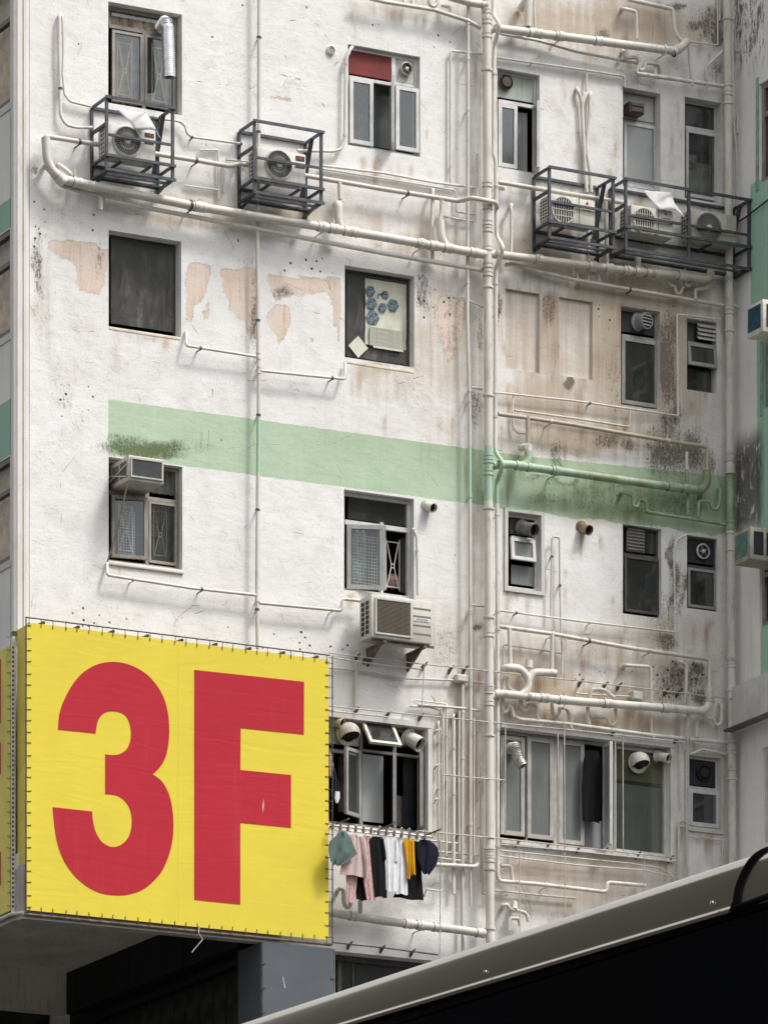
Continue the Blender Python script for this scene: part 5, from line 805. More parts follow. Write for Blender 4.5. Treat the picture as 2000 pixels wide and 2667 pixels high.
# window-box units
def wbox(label, x0, y0, x1, y1, df, d0, mat, gm, n=16):
    u0, u1, v0, v1 = R(x0, y0, x1, y1, df); t = thing('air_conditioner', label, 'air conditioner', ((u0 + u1) / 2, -d0, v0)); mk('casing', B().bevbox(u0, u1, d0, df, v0, v1, .012), mat, t, smooth=True, ang=35); rc = (u0 + .045, u1 - .04, v0 + .06, v1 - .05); mk('coil', B().box(rc[0], rc[1], df + .001, df + .004, rc[2], rc[3]), gm, t); mk('face_frame', B().ring((rc[0] - .02, rc[1] + .02, rc[2] - .02, rc[3] + .02), df + .001, df + .02, .02), mat, t)
    g = B()
    for k in range(n): z = rc[2] + (rc[3] - rc[2]) * (k + .5) / n; g.box(rc[0], rc[1], df + .005, df + .012, z - .004, z + .004)
    mk('fin', g, plain('fin_grey', (.085, .095, .095), .5), t, kind='stuff')
    s = B(); 
    for k in range(2): ya = d0 + (df - d0) * (.12 + .42 * k); yb = ya + (df - d0) * .34; s.box(u0 - .004, u0 - .001, ya, yb, v0 + .06, v1 - .06)
    mk('side_vent', s, plain('vent_shadow_grey', (.10, .095, .085), .8), t); br = B(); br.bar((u0 - .012, -d0 - .02, v1 - .15), (u0 - .012, -df + .04, v0 + .05), .02, .015); br.bar((u0 - .012, -d0 - .02, v0 + .1), (u0 - .012, -df + .04, v1 - .12), .02, .015); mk('side_brace', br, mat, t); return t
wbox('boxy grey window air conditioner with dark coil jutting from the left middle window', 335, 1184, 427, 1262, .45, -.12, plain('grey_cream_casing', (.45, .43, .385), .5, .1, .08, 5, (.22, .18, .13, .6)), plain('dark_fins', (.05, .06, .062), .6))
a = L(331, 1262, .46); c = L(279, 1466, .03); o = mk('bamboo_rod', B().tube([a, a.lerp(c, .5) + Vector((.02, 0, -.03)), c], .012, 8), plain('bamboo', (.28, .20, .14), .7, 0, .15, 8)); tag(o, 'thin brown rod slanting from the window air conditioner to the conduit below', 'rod')
o = thing('air_conditioner', 'old dark window air conditioner set in the top of a window below the green band', 'air conditioner', L(1655, 1440, -.05)); rc = R(1632, 1378, 1681, 1442, -.06); mk('casing', B().bevbox(rc[0], rc[1], -.35, -.06, rc[2], rc[3], .01), BRONZE, o); g = B()
for k in range(7): g.box(rc[0] + .02, rc[1] - .02, -.058, -.05, rc[2] + .03 + k * .045, rc[2] + .045 + k * .045)
mk('fin', g, FANGR, o)
def wingac(label, x0, yt, x1, yb, out, mat, gm):
    a = W_(x0, yt); c = W_(x1, yb); a = LS(x0, yt, UW - out); c = LS(x1, yb, UW - out); ya, yb_ = a.y, c.y; v1, v0 = a.z, c.z + 0; y1 = max(ya, yb_); y0 = min(ya, yb_)
    t = thing('air_conditioner', label, 'air conditioner', (UW, y0, v0)); mk('casing', B().bevbox(UW - out, UW + .2, -y1, -y0, v0, v1, .014), mat, t, smooth=True, ang=35); mk('coil', B().box(UW - out - .006, UW - out - .001, -y1 + .04, -y0 - .05, v0 + .07, v1 - .05), gm, t)
    g = B()
    for k in range(3): q = UW - out + .06 + k * .2; g.box(q, q + .15, -y0 + .001, -y0 + .006, v0 + .07, v1 - .06)
    mk('side_vent', g, BLACK, t)
    f = B(); n = 14
    for k in range(n): z = v0 + .075 + (v1 - v0 - .13) * k / n; f.box(UW - out - .012, UW - out - .007, -y1 + .04, -y0 - .05, z, z + .006)
    mk('fin', f, gm, t, kind='stuff'); return t
wingac('white window air conditioner with a blue coil on the green part of the wing', 1945, 799, 1986, 862, .55, PLAST, plain('blue_coil', (.035, .105, .15), .5, 0, .15, 6)); wingac('grimy window air conditioner with a teal coil on the lower part of the wing', 1912, 1389, 1953, 1455, .55, plain('grimy_casing', (.34, .32, .28), .6, 0, .12, 5, (.12, .1, .08, .6)), plain('teal_coil', (.15, .26, .24), .55, 0, .15, 8))
o = mk('black_cable', B().tube([W_(1921, 584) + Vector((-.05, 0, 0)), W_(1950, 565) + Vector((-.04, 0, 0)), W_(2010, 518) + Vector((-.04, 0, 0))], .012, 6), BLACK); tag(o, 'thin black cable slanting across the green wing wall beside the long cage', 'cable')

# ------------------------------------------------------------------ steel cages
def cage(label, tl, tr, bly, df, shelf, mid, extra=(), grp='charcoal steel cages holding air conditioners', braces=True):
    a = L(*tl, df); b_ = L(*tr, df); zt = (a.z + b_.z) / 2; zb = L(tl[0], bly, df).z; zs = L(tl[0], shelf, df).z; zm = L(tl[0], mid, df).z; u0, u1 = a.x, b_.x; w = .036; t = thing('steel_cage', label, 'cage', ((u0 + u1) / 2, 0, zb), grp)
    def P(n, *bs):
        q = B()
        for x in bs: q.box(*x)
        return mk(n, q, STEEL, t)
    for u in [u0, u1] + [L(x, tl[1], df).x for x in extra]: P('post', (u - w / 2, u + w / 2, df - w, df, zb, zt))
    for u in (u0, u1): P('wall_post', (u - w / 2, u + w / 2, .004, .004 + w, zs - .28, zt))
    for z, nm in ((zt, 'top_rail'), (zs, 'shelf_rail'), (zb, 'bottom_rail')):
        P(nm, (u0 - .03, u1 + .03, df + .001, df + .03, z - w / 2, z + w / 2)); 
        if z != zb: P(nm, (u0 + w / 2, u1 - w / 2, .005, .04, z - w / 2, z + w / 2))
        else: P(nm, (u0 + w / 2, u1 - w / 2, .10, .14, z - w / 2, z + w / 2))
        for u in (u0, u1): P('side_rail', (u - w / 2 + .002, u + w / 2 - .002, .047, df - w - .001, z - w / 2 + .002, z + w / 2 - .002))
    P('guard_rail', (u0 + w / 2, u1 - w / 2, df - .03, df - .005, zm - .016, zm + .016)); P('side_rail', (u0 - w / 2 + .003, u0 + w / 2 - .003, .047, df - w - .001, zm + .12, zm + .16))
    for k in (.34, .68): P('slat', (u0 + w / 2, u1 - w / 2, df * k - .02, df * k + .02, zb - .012, zb + .012))
    for k in (.25, .7): P('support', (u0 + (u1 - u0) * k - .02, u0 + (u1 - u0) * k + .02, .03, df - .044, zs - .035, zs - .012))
    if braces:
        for u in (u0 + .03, u1 - .03): q = B(); q.bar((u, -.02, zs - .25), (u, -df + .06, zb + .01), .05, .012); mk('brace', q, STEEL, t)
        q = B(); q.bar((u1 - .06, -.03, zs + .02), (u1 - .05, -.30, zt - .03), .06, .02); mk('brace', q, STEEL, t)
    return t
cage('leftmost charcoal steel cage bolted under the brown curtained window', (279, 250), (451, 282), 440, .50, 403, 347)
cage('second charcoal steel cage from the left, on the slim vertical pipe', (664, 316), (838, 342), 500, .50, 464, 407)
cage('third charcoal steel cage, right of the central stack', (1432, 437), (1598, 461), 618, .47, 577, 522)
cage('long charcoal steel cage with two units reaching the right corner', (1631, 470), (1952, 517), 648, .47, 590, 557, (1795,))
def tarp(label, pts):
    vs = [L(x, y, d) for x, y, d in pts]; b = B(); bm = bmesh.new(); vv = [bm.verts.new(p) for p in vs]; f = bm.faces.new(vv); bmesh.ops.triangulate(bm, faces=[f]); bmesh.ops.subdivide_edges(bm, edges=bm.edges[:], cuts=5, use_grid_fill=True); rr = random.Random(3)
    for p in bm.verts: p.co += Vector((0, .014 * math.sin(p.co.x * 11 + p.co.z * 7) + .008 * math.sin(p.co.z * 19), .006 * math.sin(p.co.x * 17)))
    bm.verts.index_update(); b.add([p.co.copy() for p in bm.verts], [[q.index for q in f.verts] for f in bm.faces]); bm.free(); o = mk('tarpaulin', b, TARP, smooth=True, ang=70); tag(o, label, 'tarpaulin', 'torn white tarpaulins on the cages'); md = o.modifiers.new('thick', 'SOLIDIFY'); md.thickness = .006; return o
tarp('torn white tarpaulin draped into the leftmost cage', [(303, 283, .10), (341, 288, .28), (379, 294, .46), (403, 337, .52), (417, 361, .53), (404, 337, .53), (353, 335, .48), (335, 314, .34)])
tarp('torn white tarpaulin draped over the middle of the long cage', [(1673, 494, .12), (1710, 499, .25), (1747, 503, .40), (1755, 530, .44), (1783, 567, .50), (1757, 547, .49), (1720, 544, .49), (1698, 520, .35)])

# ------------------------------------------------------------------ poster in the window
PAPER = plain('yellowed_paper', (.60, .60, .50), .8, 0, .08, 5, (.45, .42, .32, .4)); PRINT = plain('blue_print', (.14, .20, .235), .7, 0, .55, 34)
o = thing('poster', 'large creased cream poster with blue hexagon photos in a window', 'poster', L(1003, 905, -.14)); rc = R(951, 724, 1058, 912, -.145); b = B(); nn = 8; vs = []; fs = []
for j in range(nn + 1):
    for i in range(nn + 1): vs.append((rc[0] + (rc[1] - rc[0]) * i / nn, .145 + .006 * math.sin(j * 2.1) + .004 * math.sin(i * 1.7 + j), rc[2] + (rc[3] - rc[2]) * j / nn))
for j in range(nn):
    for i in range(nn): k = j * (nn + 1) + i; fs.append((k, k + 1, k + nn + 2, k + nn + 1))
mk('sheet', b.add(vs, fs), PAPER, o, smooth=True)
for hx, hy, hr in ((965, 757, 14), (968, 789, 16), (971, 826, 19), (1003, 767, 11), (997, 800, 12), (1024, 794, 16)):
    c = L(hx, hy, -.128); r2 = hr / 185; mk('printed_picture', B().prism([(c.x + math.cos(k * 1.047) * r2, c.z + math.sin(k * 1.047) * r2) for k in range(6)], -.1299, -.1285), PRINT, o)
c = L(988, 770, -.128); 
for k in range(3): mk('printed_frame', B().bar(L(984 + k * 4, 775 - (10 if k else 0), -.128), L(986 + k * 12, 762 - (2 if k == 1 else -2), -.128), .018, .004), PRINT, o)
q = R(962, 850, 1052, 850.8, -.128)
for k in range(4): q = R(962, 862 + k * 12, 1048, 863 + k * 12, -.128); mk('printed_line', B().box(q[0], q[1], -.129, -.128, q[2], q[3]), plain('faint_print', (.38, .38, .32), .8), o)
rc = R(972, 900, 1050, 917, -.135); tag(mk('paper_strip', B().box(rc[0], rc[1], -.131, -.128, rc[2], rc[3]), PAPER), 'narrow paper strip tucked under the large cream poster', 'paper')
c = L(934, 902, -.13); q = .148; tag(mk('paper_notice', B().prism([(c.x - q, c.z), (c.x, c.z - q), (c.x + q, c.z), (c.x, c.z + q)], -.145, -.142), PAPER), 'square paper notice stuck diagonally in the corner of the poster window', 'paper')
# ------------------------------------------------------------------ yellow banner box
def vinyl(name, col, seam=None):
    k = N(name); co = k.coord(wall); f = k.noise(co, .9, 5, .6); g = k.noise(co, 90, 2, .5); st = k.noise(k.scale(co, (5, 5, .4)), 1.0, 6, .7)
    base = k.mix(k.ramp(f, .3, .7), tuple(c * .93 for c in col), col); base = k.mix(k.m2('MULTIPLY', k.ramp(g, .35, .7), .10), base, tuple(c * .7 for c in col)); base = k.mix(k.m2('MULTIPLY', k.ramp(st, .55, .8), .10), base, (.35, .30, .2))
    sp = k.n('ShaderNodeSeparateXYZ'); k.t.links.new(co, sp.inputs[0]); du = k.m2('ABSOLUTE', k.m2('SUBTRACT', sp.outputs[0], L(466, 2000, SGD).x)); sm = k.ramp(du, .016, .004); base = k.mix(k.m2('MULTIPLY', sm, .10), base, (.4, .3, .05))
    k.set(base, .55, 0, .2); wr = k.noise(k.scale(co, (1.2, 1.2, 1.0)), 1.3, 3, .5, .4); h = k.m2('ADD', k.m2('MULTIPLY', wr, 1.0), k.m2('MULTIPLY', k.ramp(du, .04, .0), .25)); cr_ = k.noise(k.scale(co, (.5, .5, 3.0)), 1.2, 4, .5, 1.2); h = k.m2('ADD', h, k.m2('MULTIPLY', k.m2('ABSOLUTE', k.m2('SUBTRACT', cr_, .5)), -1.6)); k.bump(h, .13, .03); return k.m
YEL = vinyl('yellow_vinyl', (.72, .585, .06)); REDV = vinyl('red_vinyl', (.45, .019, .036)); YELD = plain('shaded_yellow_vinyl', (.66, .555, .09), .55, 0, .08, 2, (.35, .3, .1, .35))  # YELD: darker yellow copy, the left-facing sides' shade in its colour, plus dirt
sign = thing('banner_sign', 'huge yellow banner with a red number three and letter F wrapping the building corner', 'banner', (SG[0], -.2, SG[2]))
b = B(); nu, nv = 24, 20; vs = []; fs = []
for j in range(nv + 1):
    for i in range(nu + 1):
        s = i / nu; t = j / nv; edge = min(s, 1 - s, t, 1 - t); k_ = min(1, edge * 9); dd = SGD + .0 * k_
        sc = .010 * abs(math.sin(s * nu * 1.0 * math.pi)) if j in (0, nv) else 0
        vs.append((SG[0] + (SG[1] - SG[0]) * s, -dd, SG[2] + (SG[3] - SG[2]) * t))
for j in range(nv):
    for i in range(nu): k_ = j * (nu + 1) + i; fs.append((k_, k_ + 1, k_ + nu + 2, k_ + nu + 1))
b.add(vs, fs); b.box(SG[0] + .01, SG[1] - .01, SGD - .03, SGD - .004, SG[2] + .01, SG[3] - .01); mk('banner_face', b, YEL, sign, smooth=True, ang=20)
def smooth_loop(pts):                               # (x,y,corner) loop, curves between the corners
    n = len(pts); out = []
    for i in range(n):
        p0, p1, p2, p3 = pts[i - 1], pts[i], pts[(i + 1) % n], pts[(i + 2) % n]; out.append(p1[:2])
        if p1[2] and p2[2]: continue
        a = p1 if p1[2] else p0; d_ = p2 if p2[2] else p3
        for t in (.25, .5, .75):
            q = []
            for c in (0, 1): m1 = (p2[c] - a[c]) / 2; m2 = (d_[c] - p1[c]) / 2; q.append((2 * t ** 3 - 3 * t ** 2 + 1) * p1[c] + (t ** 3 - 2 * t ** 2 + t) * m1 + (-2 * t ** 3 + 3 * t ** 2) * p2[c] + (t ** 3 - t ** 2) * m2)
            out.append(tuple(q))
    return out
T3 = [(151, 1901, 1), (157, 1850, 0), (181, 1796, 0), (211, 1757, 0), (250, 1732, 0), (295, 1724, 0), (341, 1733, 0), (386, 1760, 0), (419, 1802, 0), (436, 1850, 0), (441, 1908, 0), (434, 1964, 0), (418, 1997, 0), (398, 2017, 1), (422, 2036, 0), (440, 2069, 0), (449, 2108, 0), (452, 2150, 0), (448, 2198, 0), (434, 2245, 0), (413, 2282, 0), (377, 2315, 0), (338, 2330, 0), (297, 2333, 0), (256, 2325, 0), (217, 2303, 0), (181, 2266, 0), (157, 2221, 0), (144, 2170, 0), (137, 2103, 1),
      (240, 2114, 1), (243, 2143, 0), (252, 2173, 0), (268, 2196, 0), (293, 2207, 0), (317, 2200, 0), (335, 2180, 0), (343, 2150, 0), (342, 2122, 0), (333, 2097, 0), (316, 2079, 0), (297, 2071, 0), (274, 2069, 1), (274, 1965, 1), (293, 1967, 0), (313, 1964, 0), (330, 1952, 0), (339, 1931, 0), (341, 1907, 0), (336, 1880, 0), (324, 1862, 0), (304, 1854, 0), (281, 1854, 0), (264, 1864, 0), (254, 1882, 0), (249, 1911, 1)]
TF = [(506, 1745), (792, 1776), (791.5, 1914), (627, 1897), (626, 2006), (758, 2019), (758, 2157), (626, 2144), (626, 2357), (506, 2345)]
for P in (smooth_loop(T3), TF): mk('letter', B().prism([(lambda q: (q.x, q.z))(L(x, y, SGD + .003)) for x, y in P], SGD + .002, SGD + .004), REDV, sign)
q = R(683, 2080, 688, 2118, SGD + .006); mk('scuff', B().add([(q[0] + .01, -SGD - .0055, q[2]), (q[1], -SGD - .0055, (q[2] + q[3]) / 2), (q[1] - .005, -SGD - .0055, q[3]), (q[0], -SGD - .0055, (q[2] + q[3]) / 2)], [(0, 1, 2, 3)]), plain('pale_scuff', (.62, .35, .36), .6), sign)
mk('side_panel', B().box(SG[0] + .004, SG[0] + .02, .14, SGD - .035, SG[2] + .02, SG[3] - .03), YELD, sign)
pu = L(35, 2000, .12).x; pole = B(); pole.tube([(pu, -.12, SG[2] - .02), (pu, -.12, SG[3] - .12)], .030, 10); mk('corner_pole', pole, GREYAL if False else PLAST, sign, smooth=True); holes = B()
for k in range(56): z = SG[2] + .08 + k * (SG[3] - SG[2] - .3) / 56; holes.box(pu - .03, pu - .008, .150, .1525, z, z + .03)
mk('pole_hole', holes, BLACK, sign, kind='stuff')
lu = L(27, 2000, .06).x; mk('flank_banner', B().box(lu, lu + .02, -6, .06, SG[2] + .06, SG[3] - .22), YELD, sign)
for (ya, yb_) in ((1716, 1883), (1935, 2015), (2218, 2305)):
    a = LS(3, ya, lu - .003); c = LS(3, yb_, lu - .003); mk('letter', B().box(lu - .004, lu - .001, -2.0, LS(2.5, 1800, lu).y * -1, c.z, a.z), REDV, sign)
lace = B(); rng_ = random.Random(11); frm = B()
e = .062
def tie(a, b_): lace.bar(a, b_, .0075, .007)
n = 26
for k in range(n):
    u = SG[0] + .03 + (SG[1] - SG[0] - .06) * (k + rng_.uniform(-.08, .08)) / (n - 1); tie((u, -SGD - .006, SG[3] - .045), (u + rng_.uniform(-.01, .01), -SGD - .004, SG[3] + e)); tie((u, -SGD - .006, SG[2] + .05), (u + rng_.uniform(-.01, .01), -SGD - .004, SG[2] - .04))
for k in range(25):
    v = SG[2] + .05 + (SG[3] - SG[2] - .1) * (k + rng_.uniform(-.1, .1)) / 24; tie((SG[0] + .06, -SGD - .006, v), (SG[0] - .03, -SGD - .002, v - .012)); tie((SG[1] - .05, -SGD - .006, v), (SG[1] + .07, -SGD - .002, v - .008))
    tie((lu - .01, .02, v - .06), (lu - .012, -.12, v - .09))
mk('lacing', lace, DKWIRE, sign, kind='stuff')
for a, c in (((SG[0] - .02, -SGD, SG[3] + e), (SG[1] + .02, -SGD, SG[3] + e)), ((SG[0] - .012, -SGD, SG[2] - .04), (SG[0] - .012, -SGD, SG[3] + e)), ((SG[1] + .055, -SGD, SG[2] - .06), (SG[1] + .055, -SGD, SG[3] + e))): mk('rope', B().tube([a, c], .009, 6), DKWIRE if a[0] < SG[1] - .1 or True else WIRE, sign)
mk('frame_rail', B().tube([(SG[0] - .02, -SGD + .03, SG[2] - .05), (SG[1] + .05, -SGD + .03, SG[2] - .05)], .02, 8), RUSTY, sign)
for k in range(9): u = SG[0] + .25 + k * (SG[1] - SG[0] - .4) / 8; q = B(); q.bar((u, 0, SG[3] + .05), (u, -SGD + .02, SG[3] + .03), .03, .03); mk('bracket', q, RUSTY, sign)
mk('frame_rail', B().tube([(pu + .02, -.42, SG[2] - .03), (pu - .02, -.14, SG[2] + .0), (pu - .03, 1.2, SG[2] + .0)], .026, 8), PLAST, sign, smooth=True)
mk('loose_string', B().tube([L(520, 2412, .46), L(517, 2432, .5), L(528, 2448, .5), L(505, 2475, .5), L(500, 2482, .5)], .006, 6, fillet=1), WIRE, sign)

# ------------------------------------------------------------------ overhang and dark recess under the banner
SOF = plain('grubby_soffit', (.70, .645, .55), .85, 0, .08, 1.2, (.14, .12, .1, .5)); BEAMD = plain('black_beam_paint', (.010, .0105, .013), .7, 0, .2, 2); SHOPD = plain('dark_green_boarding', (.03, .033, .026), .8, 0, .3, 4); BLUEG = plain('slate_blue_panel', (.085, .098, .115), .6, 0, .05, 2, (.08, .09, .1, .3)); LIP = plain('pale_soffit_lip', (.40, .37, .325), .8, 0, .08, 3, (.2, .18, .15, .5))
ub = L(622, 2464, -.35).x; q_ = LS(173, 2535, ub); zs = q_.z; yb = q_.y; zb = L(622, 2464, -.35).z
so_ = thing('overhang', 'grubby underside of the overhang below the yellow banner, with a black beam', 'canopy', (SG[0], 0, zs - .5))
mk('soffit', B().box(lu + .03, VOIDU - .01, -8, .219, zs, zs + .2), SOF, so_); mk('side_lip', B().box(lu + .03, lu + .16, -7.8, .219, SG[2] - .08, zs - .001), LIP, so_); mk('front_lip', B().box(lu + .03, VOIDU + .02, .22, .40, SG[2] - .10, zs + .03), LIP, so_)
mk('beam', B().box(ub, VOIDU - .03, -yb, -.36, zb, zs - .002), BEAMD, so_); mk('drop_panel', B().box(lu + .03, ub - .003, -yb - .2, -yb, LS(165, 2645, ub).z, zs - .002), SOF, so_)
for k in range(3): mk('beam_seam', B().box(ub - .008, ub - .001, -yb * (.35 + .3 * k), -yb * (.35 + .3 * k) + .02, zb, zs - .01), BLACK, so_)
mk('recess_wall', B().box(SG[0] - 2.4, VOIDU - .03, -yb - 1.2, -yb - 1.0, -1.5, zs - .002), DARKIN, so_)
sh = thing('shop_boarding', 'dark greenish boarding of the recessed shop front below the beam', 'boarding', (ub + .6, 1, -1.5))
mk('backing', B().box(ub + .5, ub + .52, -yb - 1, -.40, -1.5, zs - .004), DARKIN, sh)
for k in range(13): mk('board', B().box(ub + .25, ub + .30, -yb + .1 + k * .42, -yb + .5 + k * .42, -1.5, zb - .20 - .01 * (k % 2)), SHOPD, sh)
mk('ledge', B().box(ub + .1, VOIDU - .05, -yb, .1, zb - .2, zb - .12), BEAMD, sh)
q0 = L(684, 2453, .42); q1 = L(868, 2470, .42); pn = thing('hoarding_box', 'slate blue box panel laced at the edges under the right end of the banner', 'hoarding', (q0.x, 0, -1.5)); zt = SG[2] - .10
mk('front_panel', B().box(q0.x, q1.x, .40, .42, -1.5, zt), BLUEG, pn); mk('side_panel', B().box(q0.x, q0.x + .02, -.32, .398, -1.5, zt), BLUEG, pn); mk('back_panel', B().box(q0.x + .02, q1.x, -.34, -.32, -1.5, zt), BEAMD, pn)
lc = B()
for k in range(12): z = zt - .3 - k * .32; lc.bar((q0.x - .03, -.42, z), (q0.x + .04, -.426, z + .02), .012, .01); lc.bar((q1.x - .04, -.426, z - .1), (q1.x + .03, -.42, z - .1), .012, .01)
mk('lacing', lc, DKWIRE, pn, kind='stuff'); mk('rope', B().tube([(q0.x - .015, -.41, -1.5), (q0.x - .015, -.41, zt)], .008, 6), DKWIRE, pn); mk('rope', B().tube([(q1.x + .015, -.41, -1.5), (q1.x + .015, -.41, zt)], .008, 6), DKWIRE, pn)
mk('patch', B().add([(L(736, 2545, .43).x, -.424, L(736, 2545, .43).z), (L(739, 2545, .43).x, -.424, L(739, 2545, .43).z), (L(744, 2575, .43).x, -.424, L(744, 2575, .43).z), (L(741, 2575, .43).x, -.424, L(741, 2575, .43).z)], [(0, 1, 2, 3)]), plain('pale_scrape', (.4, .42, .45), .6), pn)

# ------------------------------------------------------------------ laundry
def fabric(name, col, pat=None, rough=.9):
    k = N(name); co = k.coord(); f = k.noise(co, 7, 4, .6); base = k.mix(k.ramp(f, .3, .7), tuple(c * .85 for c in col), col)
    if pat: v = k.vor(co, 26); base = k.mix(k.m2('MULTIPLY', k.ramp(v.outputs['Distance'], .38, .24), .8), base, pat)
    k.set(base, rough, 0, .15); k.bump(k.noise(k.scale(co, (14, 14, 3.5)), 1.0, 5, .6, .6), .5, .02); return k.m
def garment(name, label, cat, rows, d, mat, hook=None, folds=3, amp=.028, seed=0, extra=()):
    o = None
    for gi, rw in enumerate([rows] + list(extra)):
        rr = random.Random(seed * 7 + gi); ph = rr.uniform(0, 6); b = B(); nx = 16; ny = 20; ring = []; y0, y1 = rw[0][0], rw[-1][0]; dd = d + .012 * gi
        def at(y):
            for i in range(len(rw) - 1):
                if rw[i][0] <= y <= rw[i + 1][0]:
                    t = (y - rw[i][0]) / max(1e-6, rw[i + 1][0] - rw[i][0]); return [rw[i][k] + (rw[i + 1][k] - rw[i][k]) * t for k in (1, 2)]
            return rw[-1][1:3]
        vs = []
        for side in (1, -1):
            for j in range(ny + 1):
                y = y0 + (y1 - y0) * j / ny; xl, xr = at(y); s = j / ny; wd = (xr - xl) * .07; xl -= wd; xr += wd
                for i in range(nx + 1):
                    t = i / nx; x = xl + (xr - xl) * t; bul = math.sin(math.pi * t) ** .6 if 0 < t < 1 else 0; wv_ = .42 * amp * (.35 + .65 * s) * math.sin(t * folds * 6.283 + ph + s * 1.6) + .10 * amp * math.sin(t * folds * 13 + s * 5 + ph)
                    yy = y + (x - (xl + xr) / 2) * .11 * (1 if j in (0, ny) else 1) + 1.5 * math.sin(t * 9 + ph) * (j == ny)
                    vs.append(L(x, yy, dd + wv_ * bul + side * .014 * bul))
        m = (nx + 1) * (ny + 1); fs = []
        for j in range(ny):
            for i in range(nx): k = j * (nx + 1) + i; fs.append((k, k + nx + 1, k + nx + 2, k + 1)); fs.append((m + k, m + k + 1, m + k + nx + 2, m + k + nx + 1))
        b.add(vs, fs)
        if o is None: o = mk(name, b, mat, smooth=True, ang=75); tag(o, label, cat, 'laundry on the rack under the kitchen window')
        else: mk('sleeve' if cat in ('shirt', 'dress') else 'leg', b, mat, o, smooth=True, ang=75)
    if hook:
        hx, hy = hook; p = L(hx, hy, d); top = L(hx + 1, hy - 18, d); xl, xr = rows[0][1], rows[0][2]; h = B(); h.tube([p, top, top + Vector((.02, 0, .025)), top + Vector((.04, 0, .0))], .005, 6); h.tube([L(xl + 1, rows[0][0] + 4 - (xr - xl) * .05, d), p, L(xr - 1, rows[0][0] + 4 + (xr - xl) * .05, d)], .006, 6, fillet=1); mk('hanger', h, GRILLE, o)
    return o
NAVY = fabric('navy_cotton', (.012, .013, .024)); BLK = fabric('black_cotton', (.0085, .0085, .010)); PINK = fabric('pink_floral_cotton', (.60, .385, .375), (.40, .19, .20)); WHT = fabric('white_cotton', (.72, .72, .74)); YLW = fabric('mustard_cotton', (.62, .30, .012)); GRN = fabric('grey_green_cotton', (.115, .16, .148)); PINKP = fabric('pale_pink_cotton', (.58, .44, .42), (.48, .34, .33))
garment('shorts', 'grey green garment pegged by one corner next to the banner', 'shirt', [(2166, 884, 900), (2180, 877, 911), (2195, 862, 916), (2210, 860, 921), (2221, 860, 926), (2232, 861, 914), (2245, 863, 900), (2255, 868, 886)], .64, GRN, None, 1.5, .06, 1)
garment('pyjama_shirt', 'pale pink patterned pyjama top hanging beside the grey green garment', 'shirt', [(2176, 910, 934), (2182, 906, 944), (2215, 900, 950), (2255, 893, 952), (2282, 890, 954)], .56, PINKP, (925, 2170), 3, .03, 2, [[(2180, 936, 948), (2215, 942, 955), (2250, 948, 957), (2289, 949, 957)]])
garment('pyjama_trousers', 'pink floral pyjama trousers with two long legs', 'trousers', [(2270, 902, 930), (2300, 903, 928), (2352, 903, 921)], .50, PINK, None, 2, .018, 3, [[(2178, 948, 964), (2230, 946, 968), (2280, 945, 972), (2347, 956, 977)]])
garment('long_shirt', 'long black shirt hanging between the pink trousers and the white shirts', 'shirt', [(2180, 972, 994), (2190, 963, 997), (2220, 967, 1003), (2270, 972, 1005), (2338, 978, 1006)], .53, BLK, (985, 2174), 2, .02, 4, [[(2186, 992, 999), (2215, 996, 1004), (2240, 999, 1007)]])
garment('black_skirt', 'black skirt seen between the legs of the pink trousers', 'skirt', [(2275, 928, 952), (2310, 927, 955), (2346, 930, 956)], .46, BLK, None, 2, .02, 5)
garment('white_shirt', 'left one of two long white shirts, short sleeve showing', 'shirt', [(2183, 1002, 1022), (2192, 998, 1030), (2225, 1003, 1032), (2270, 1006, 1031), (2322, 1007, 1032)], .54, WHT, (1012, 2177), 2, .024, 6, [[(2188, 1028, 1034), (2215, 1028, 1037), (2245, 1025, 1038)]])
garment('white_shirt', 'right one of two long white shirts, beside the mustard top', 'shirt', [(2184, 1036, 1048), (2192, 1031, 1053), (2240, 1032, 1058), (2290, 1032, 1059), (2330, 1032, 1060)], .51, WHT, (1042, 2178), 2, .024, 7)
garment('long_sleeve_top', 'mustard yellow long sleeved top', 'shirt', [(2186, 1054, 1074), (2195, 1052, 1077), (2240, 1058, 1077), (2268, 1061, 1072), (2290, 1061, 1067)], .55, YLW, (1062, 2180), 2, .022, 8, [[(2192, 1068, 1078), (2240, 1070, 1080), (2279, 1073, 1082)]])
garment('black_dress', 'long black dress partly behind the white shirt and the mustard top', 'dress', [(2192, 1076, 1088), (2240, 1070, 1094), (2290, 1055, 1096), (2330, 1034, 1098), (2343, 1028, 1098)], .44, BLK, (1082, 2186), 3, .025, 9)
garment('t_shirt', 'navy T-shirt at the right end of the clothes rack', 'shirt', [(2188, 1098, 1116), (2196, 1091, 1128), (2206, 1088, 1137), (2225, 1089, 1140), (2250, 1092, 1134), (2268, 1098, 1124), (2278, 1103, 1117)], .52, NAVY, (1100, 2184), 2, .04, 10)
garment('black_trousers', 'black trousers hung in the open gap of the long frosted window', 'trousers', [(1955, 1528, 1556), (1985, 1522, 1563), (2060, 1518, 1562), (2142, 1520, 1558)], .03, BLK, None, 2, .03, 11)
garment('pink_towel', 'pink rag hanging at the banner edge by the kitchen window', 'cloth', [(1960, 857, 861), (1990, 857, 868), (2022, 859, 866)], .40, PINKP, None, 2, .02, 12); garment('dark_sock', 'dark garment with a white foot hanging behind the banner edge', 'cloth', [(2000, 864, 872), (2040, 866, 880), (2075, 862, 882)], .36, NAVY, None, 2, .02, 13); garment('white_sock', 'white sock shape pegged below the dark garment by the banner', 'cloth', [(2062, 874, 884), (2080, 872, 884), (2092, 874, 880)], .38, WHT, None, 1, .01, 14)
